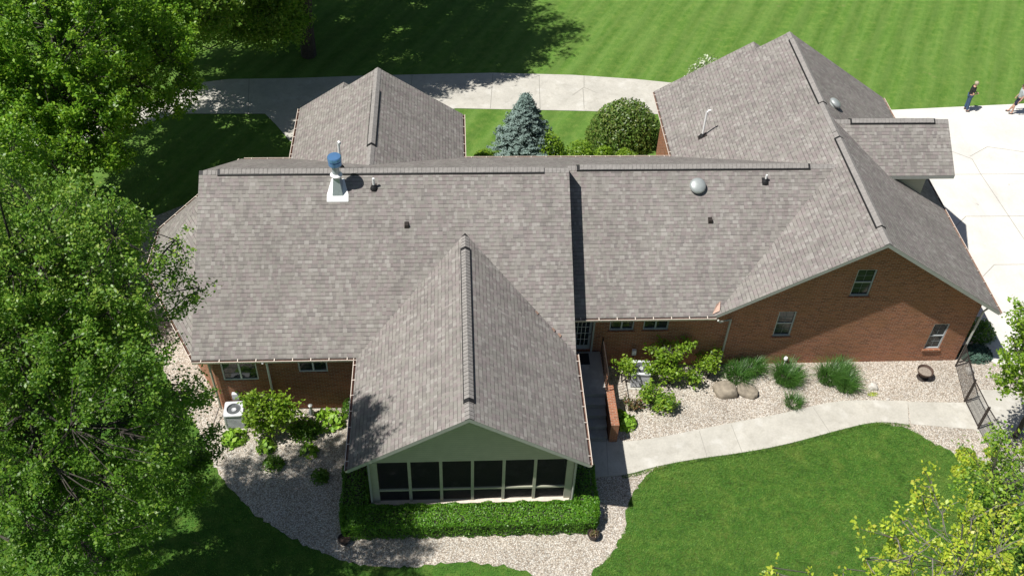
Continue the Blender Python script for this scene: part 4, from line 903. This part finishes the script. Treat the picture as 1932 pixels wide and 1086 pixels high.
# ------------------------------------------------------------------ fire bowl and pots
r = empty('fire_bowl', (17.22, 24.95, 0), 'brown iron fire bowl with ash standing on the gravel', 'fire bowl')
m = MB(); m.lathe([(0, .24), (.14, .26), (.25, .33), (.295, .44), (.31, .445), (.31, .425), (.27, .32), (.15, .23), (0, .215)], 28); m.build('bowl', 'rust', r, True)
m = MB(); m.lathe([(0, .345), (.13, .36), (.25, .345)], 24); m.build('ash_bed', 'ash', r, True)
m = MB(); m.lathe([(.22, 0), (.23, .02), (.12, .06), (.09, .14), (.12, .26)], 24); m.build('stand', 'iron', r, True)
def pot(label, x, y, plant):
    r = empty('plant_pot', (x, y, 0), label, 'plant pot', 'dark pots on the gravel by the porch')
    m = MB(); m.lathe([(0, .0), (.13, 0), (.19, .24), (.21, .25), (.21, .27), (.17, .27), (.165, .22), (0, .22)], 22); m.build('pot', 'iron', r, True)
    m = MB(); m.lathe([(0, .235), (.162, .23)], 18); m.build('soil', 'rust', r)
    if plant: P = rng.normal(0, .07, (60, 3))*np.array([1, 1, .6])+np.array([0, .0, .32]); quads_mesh('dried_plant', leaves(P, .08), 'redtwig', r)
pot('dark pot with dried plant at the right front corner of the hedge', 3.62, 18.25, True); pot('dark empty pot in dappled shade left of the hedge', -4.62, 18.32, False)
r = empty('globe_light', (11.8, 25.45, 0), 'small white globe light on a stake at the garage wall', 'garden light')
m = MB(); m.tube([(0, 0, 0), (0, 0, .62)], .014, 6); m.build('stake', 'white', r)
m = MB(); m.lathe([(0, .6), (.06, .62), (.085, .69), (.06, .76), (0, .78)], 16); m.build('globe', 'white', r, True)
# ------------------------------------------------------------------ chain link fence with gate
F = [(18.75, 25.5), (18.44, 23.73), (18.46, 22.42), (18.72, 19.6)]; FH = 1.2
r = empty('chain_link_fence', (0, 0, 0), 'dark chain link fence running from the garage corner to the lawn', 'fence')
gt_ = empty('chain_link_gate', (0, 0, 0), 'dark chain link gate across the concrete walk', 'gate')
for x, y in F: m = MB(); m.tube([(x, y, 0), (x, y, FH+.05)], .035, 8); m.lathe([(.04, FH+.05), (.03, FH+.08), (0, FH+.095)], 10, 0, Matrix.Translation((x, y, 0))); m.build('post', 'iron', r)
def panel(parent, a, b, z0, gate=False):
    a, b = Vector((*a, 0)), Vector((*b, 0)); d = (b-a).normalized(); L = (b-a).length; g0 = .07 if gate else .03; a = a+d*g0; L -= 2*g0; b = a+d*L; z = Vector((0, 0, 1))
    for k, h_ in (('top_rail', FH), ('bottom_rail', z0)): m = MB(); m.tube([a+z*h_, b+z*h_], .022 if gate or k == 'top_rail' else .01, 6); m.build(k, 'iron', parent)
    if gate:
        for p in (a, b): m = MB(); m.tube([p+z*z0, p+z*FH], .022, 6); m.build('gate_stile', 'iron', parent)
    m = MB(); h = FH-z0; sp = .075; n = int((L+h)/sp)
    for i in range(1, n):
        s = i*sp
        for sg in (1, -1):
            s0, s1 = max(0, s-h), min(s, L); p0, p1 = (s0, s-s0), (s1, s-s1)
            if sg < 0: p0, p1 = (p0[0], h-p0[1]), (p1[0], h-p1[1])
            m.tube([a+d*p0[0]+z*(z0+p0[1]), a+d*p1[0]+z*(z0+p1[1])], .0035, 3, 0, False)
    m.build('wire_mesh', 'iron', parent)
panel(r, F[0], F[1], .05); panel(gt_, F[1], F[2], .1, True); panel(r, F[2], F[3], .05)
# ------------------------------------------------------------------ people
def skinobj(name, mat, verts, edges, parent, sub=2, root=0):
    me = bpy.data.meshes.new(name); me.from_pydata([v[0] for v in verts], [], []) if not edges else me.from_pydata([v[0] for v in verts], edges, [])
    o = link(name, me, mat, parent); s = o.modifiers.new('Skin', 'SKIN'); s.use_smooth_shade = True
    if not me.skin_vertices: me.skin_vertices_add() if hasattr(me, 'skin_vertices_add') else None
    for i, v in enumerate(verts):
        rr = v[1]; sv = me.skin_vertices[0].data[i]; sv.radius = rr if isinstance(rr, tuple) else (rr, rr); sv.use_root = (i == root)
    o.modifiers.new('Sub', 'SUBSURF').levels = sub; o.modifiers['Sub'].render_levels = sub; return o
def person(label, loc, rz, hip_l, knee_l, foot_l, hip_r, knee_r, foot_r, hands, top, bottom, shorts, hair, item=None, lean=0.):
    """faces +x in local space; y = left"""
    root = empty('person', loc, label, 'person', None, rz)
    P = [((0, 0, .93), .10), ((lean*.3, 0, 1.10), .118), ((lean*.6, 0, 1.28), .135), ((lean, 0, 1.42), .10), ((lean+.01, 0, 1.50), .052), ((lean+.035, 0, 1.57), .072), ((lean+.045, 0, 1.65), .088), ((lean+.035, 0, 1.705), .066)]
    E = [(i, i+1) for i in range(7)]
    def add(p, r, j): P.append((p, r)); E.append((j, len(P)-1)); return len(P)-1
    legs = []
    for h_, k_, f_ in ((hip_l, knee_l, foot_l), (hip_r, knee_r, foot_r)):
        a = add(h_, .088, 0); b = add(k_, .058, a); c = add((f_[0], f_[1], .09), .042, b); t = add((f_[0]+.13, f_[1], .04), .036, c); legs.append((h_, k_, f_))
    arms = []
    for sg, hd in ((1, hands[0]), (-1, hands[1])):
        s = add((lean, sg*.17, 1.41), .052, 3); el = hd[0]; wr = hd[1]; e = add(el, .042, s); w_ = add(wr, .028, e); dv = unit(np.array(wr)-np.array(el)); pm = tuple(np.array(wr)+dv*.06); q = add(pm, .036, w_); arms.append((s, el, wr, pm, dv, sg))
    skinobj('body', 'skin', P, E, root, 2)
    for s, el, wr, pm, dv, sg in arms:       # fingers and thumb, each its own tapered chain in one hand mesh
        m = MB(); side = unit(np.cross(dv, [0, 0, 1])); pm = np.array(pm); dn = np.array([0, 0, -1])
        for k, ln in enumerate((.068, .078, .072, .056)):
            b0_ = pm+dv*.02+side*(k-1.5)*.019; p1 = b0_+dv*ln*.5+dn*.008; p2 = p1+dv*ln*.3+dn*.03; m.tube([Vector(b0_), Vector(p1), Vector(p2)], [.0095, .0088, .007], 6)
        b0_ = pm-dv*.02+side*.03*sg; m.tube([Vector(b0_), Vector(b0_+dv*.03+side*.02*sg), Vector(b0_+dv*.06+side*.012*sg)], [.011, .010, .008], 6); m.build('hand', 'skin', root, True)
    # head details
    hx = lean+.045; m = MB(); m.tube([Vector((hx+.08, 0, 1.665)), Vector((hx+.105, 0, 1.635)), Vector((hx+.085, 0, 1.625))], [.008, .014, .01], 6); m.build('nose', 'skin', root, True)
    for sg in (1, -1):
        m = MB(); m.lathe([(0, -.008), (.011, 0), (0, .008)], 8, 0, Matrix.Translation((hx+.078, sg*.032, 1.665))); m.build('eye', 'black', root)
        m = MB(); m.lathe([(0, -.012), (.026, -.004), (.022, .008), (0, .01)], 10, 0, Matrix.Translation((hx-.005, sg*.088, 1.645)) @ Matrix.Rotation(R(90), 4, 'X')); m.build('ear', 'skin', root, True)
    m = MB(); m.box((hx+.075, -.025, 1.592), (hx+.089, .025, 1.602)); m.build('mouth', 'redtwig', root)
    m = MB(); q = Matrix.Translation((hx-.012, 0, 1.655)) @ Matrix.Rotation(R(-14), 4, 'Y'); m.lathe([(.101, -.02), (.104, .02), (.095, .06), (.065, .092), (0, .107)], 18, 0, q); m.build('hair', hair, root, True)
    T_ = [((0, 0, .90), .14), ((lean*.3, 0, 1.10), .142), ((lean*.6, 0, 1.28), .152), ((lean, 0, 1.43), .105)]; TE = [(0, 1), (1, 2), (2, 3)]
    for s, el, wr, pm, dv, sg in arms:
        T_.append(((lean, sg*.175, 1.41), .070)); TE.append((3, len(T_)-1)); mid = tuple((np.array((lean, sg*.175, 1.41))*.25+np.array(el)*.75)); T_.append((mid, .062)); TE.append((len(T_)-2, len(T_)-1))
    skinobj('shirt', top, T_, TE, root, 2)
    B = [((0, 0, .95), .118)]; BE = []
    for h_, k_, f_ in legs:
        B.append((h_, .092)); BE.append((0, len(B)-1)); kk = k_ if not shorts else tuple(np.array(h_)*.1+np.array(k_)*.9); B.append((kk, .080 if not shorts else .092)); BE.append((len(B)-2, len(B)-1))
        if not shorts: B.append(((f_[0], f_[1], .10), .066)); BE.append((len(B)-2, len(B)-1))
    skinobj('shorts' if shorts else 'trousers', bottom, B, BE, root, 2)
    for h_, k_, f_ in legs:
        skinobj('shoe', 'shoe', [((f_[0]-.05, f_[1], .055), .05), ((f_[0]+.08, f_[1], .05), .045), ((f_[0]+.17, f_[1], .04), .036)], [(0, 1), (1, 2)], root, 1)
    return root
person('man in black shirt and blue jeans standing at the lawn edge with hands joined', (25.72, 43.0, .02), R(-12),
       (0, .09, .9), (.02, .10, .48), (0, .11, 0), (0, -.09, .9), (.03, -.10, .48), (.06, -.12, 0),
       [((.02, .27, 1.13), (.24, .09, 1.10)), ((.02, -.27, 1.13), (.24, -.07, 1.08))], 'blackcloth', 'denim', False, 'hair', lean=.03)
person('person in grey shirt and dark shorts cut off by the right frame edge', (28.22, 42.7, .02), R(165),
       (0, .09, .9), (.16, .09, .5), (.12, .10, 0), (0, -.09, .9), (.10, -.10, .5), (.24, -.12, 0),
       [((-.04, .27, 1.14), (.05, .27, .90)), ((-.02, -.27, 1.13), (.10, -.25, .90))], 'greycloth', 'navycloth', True, 'rust', lean=.02)
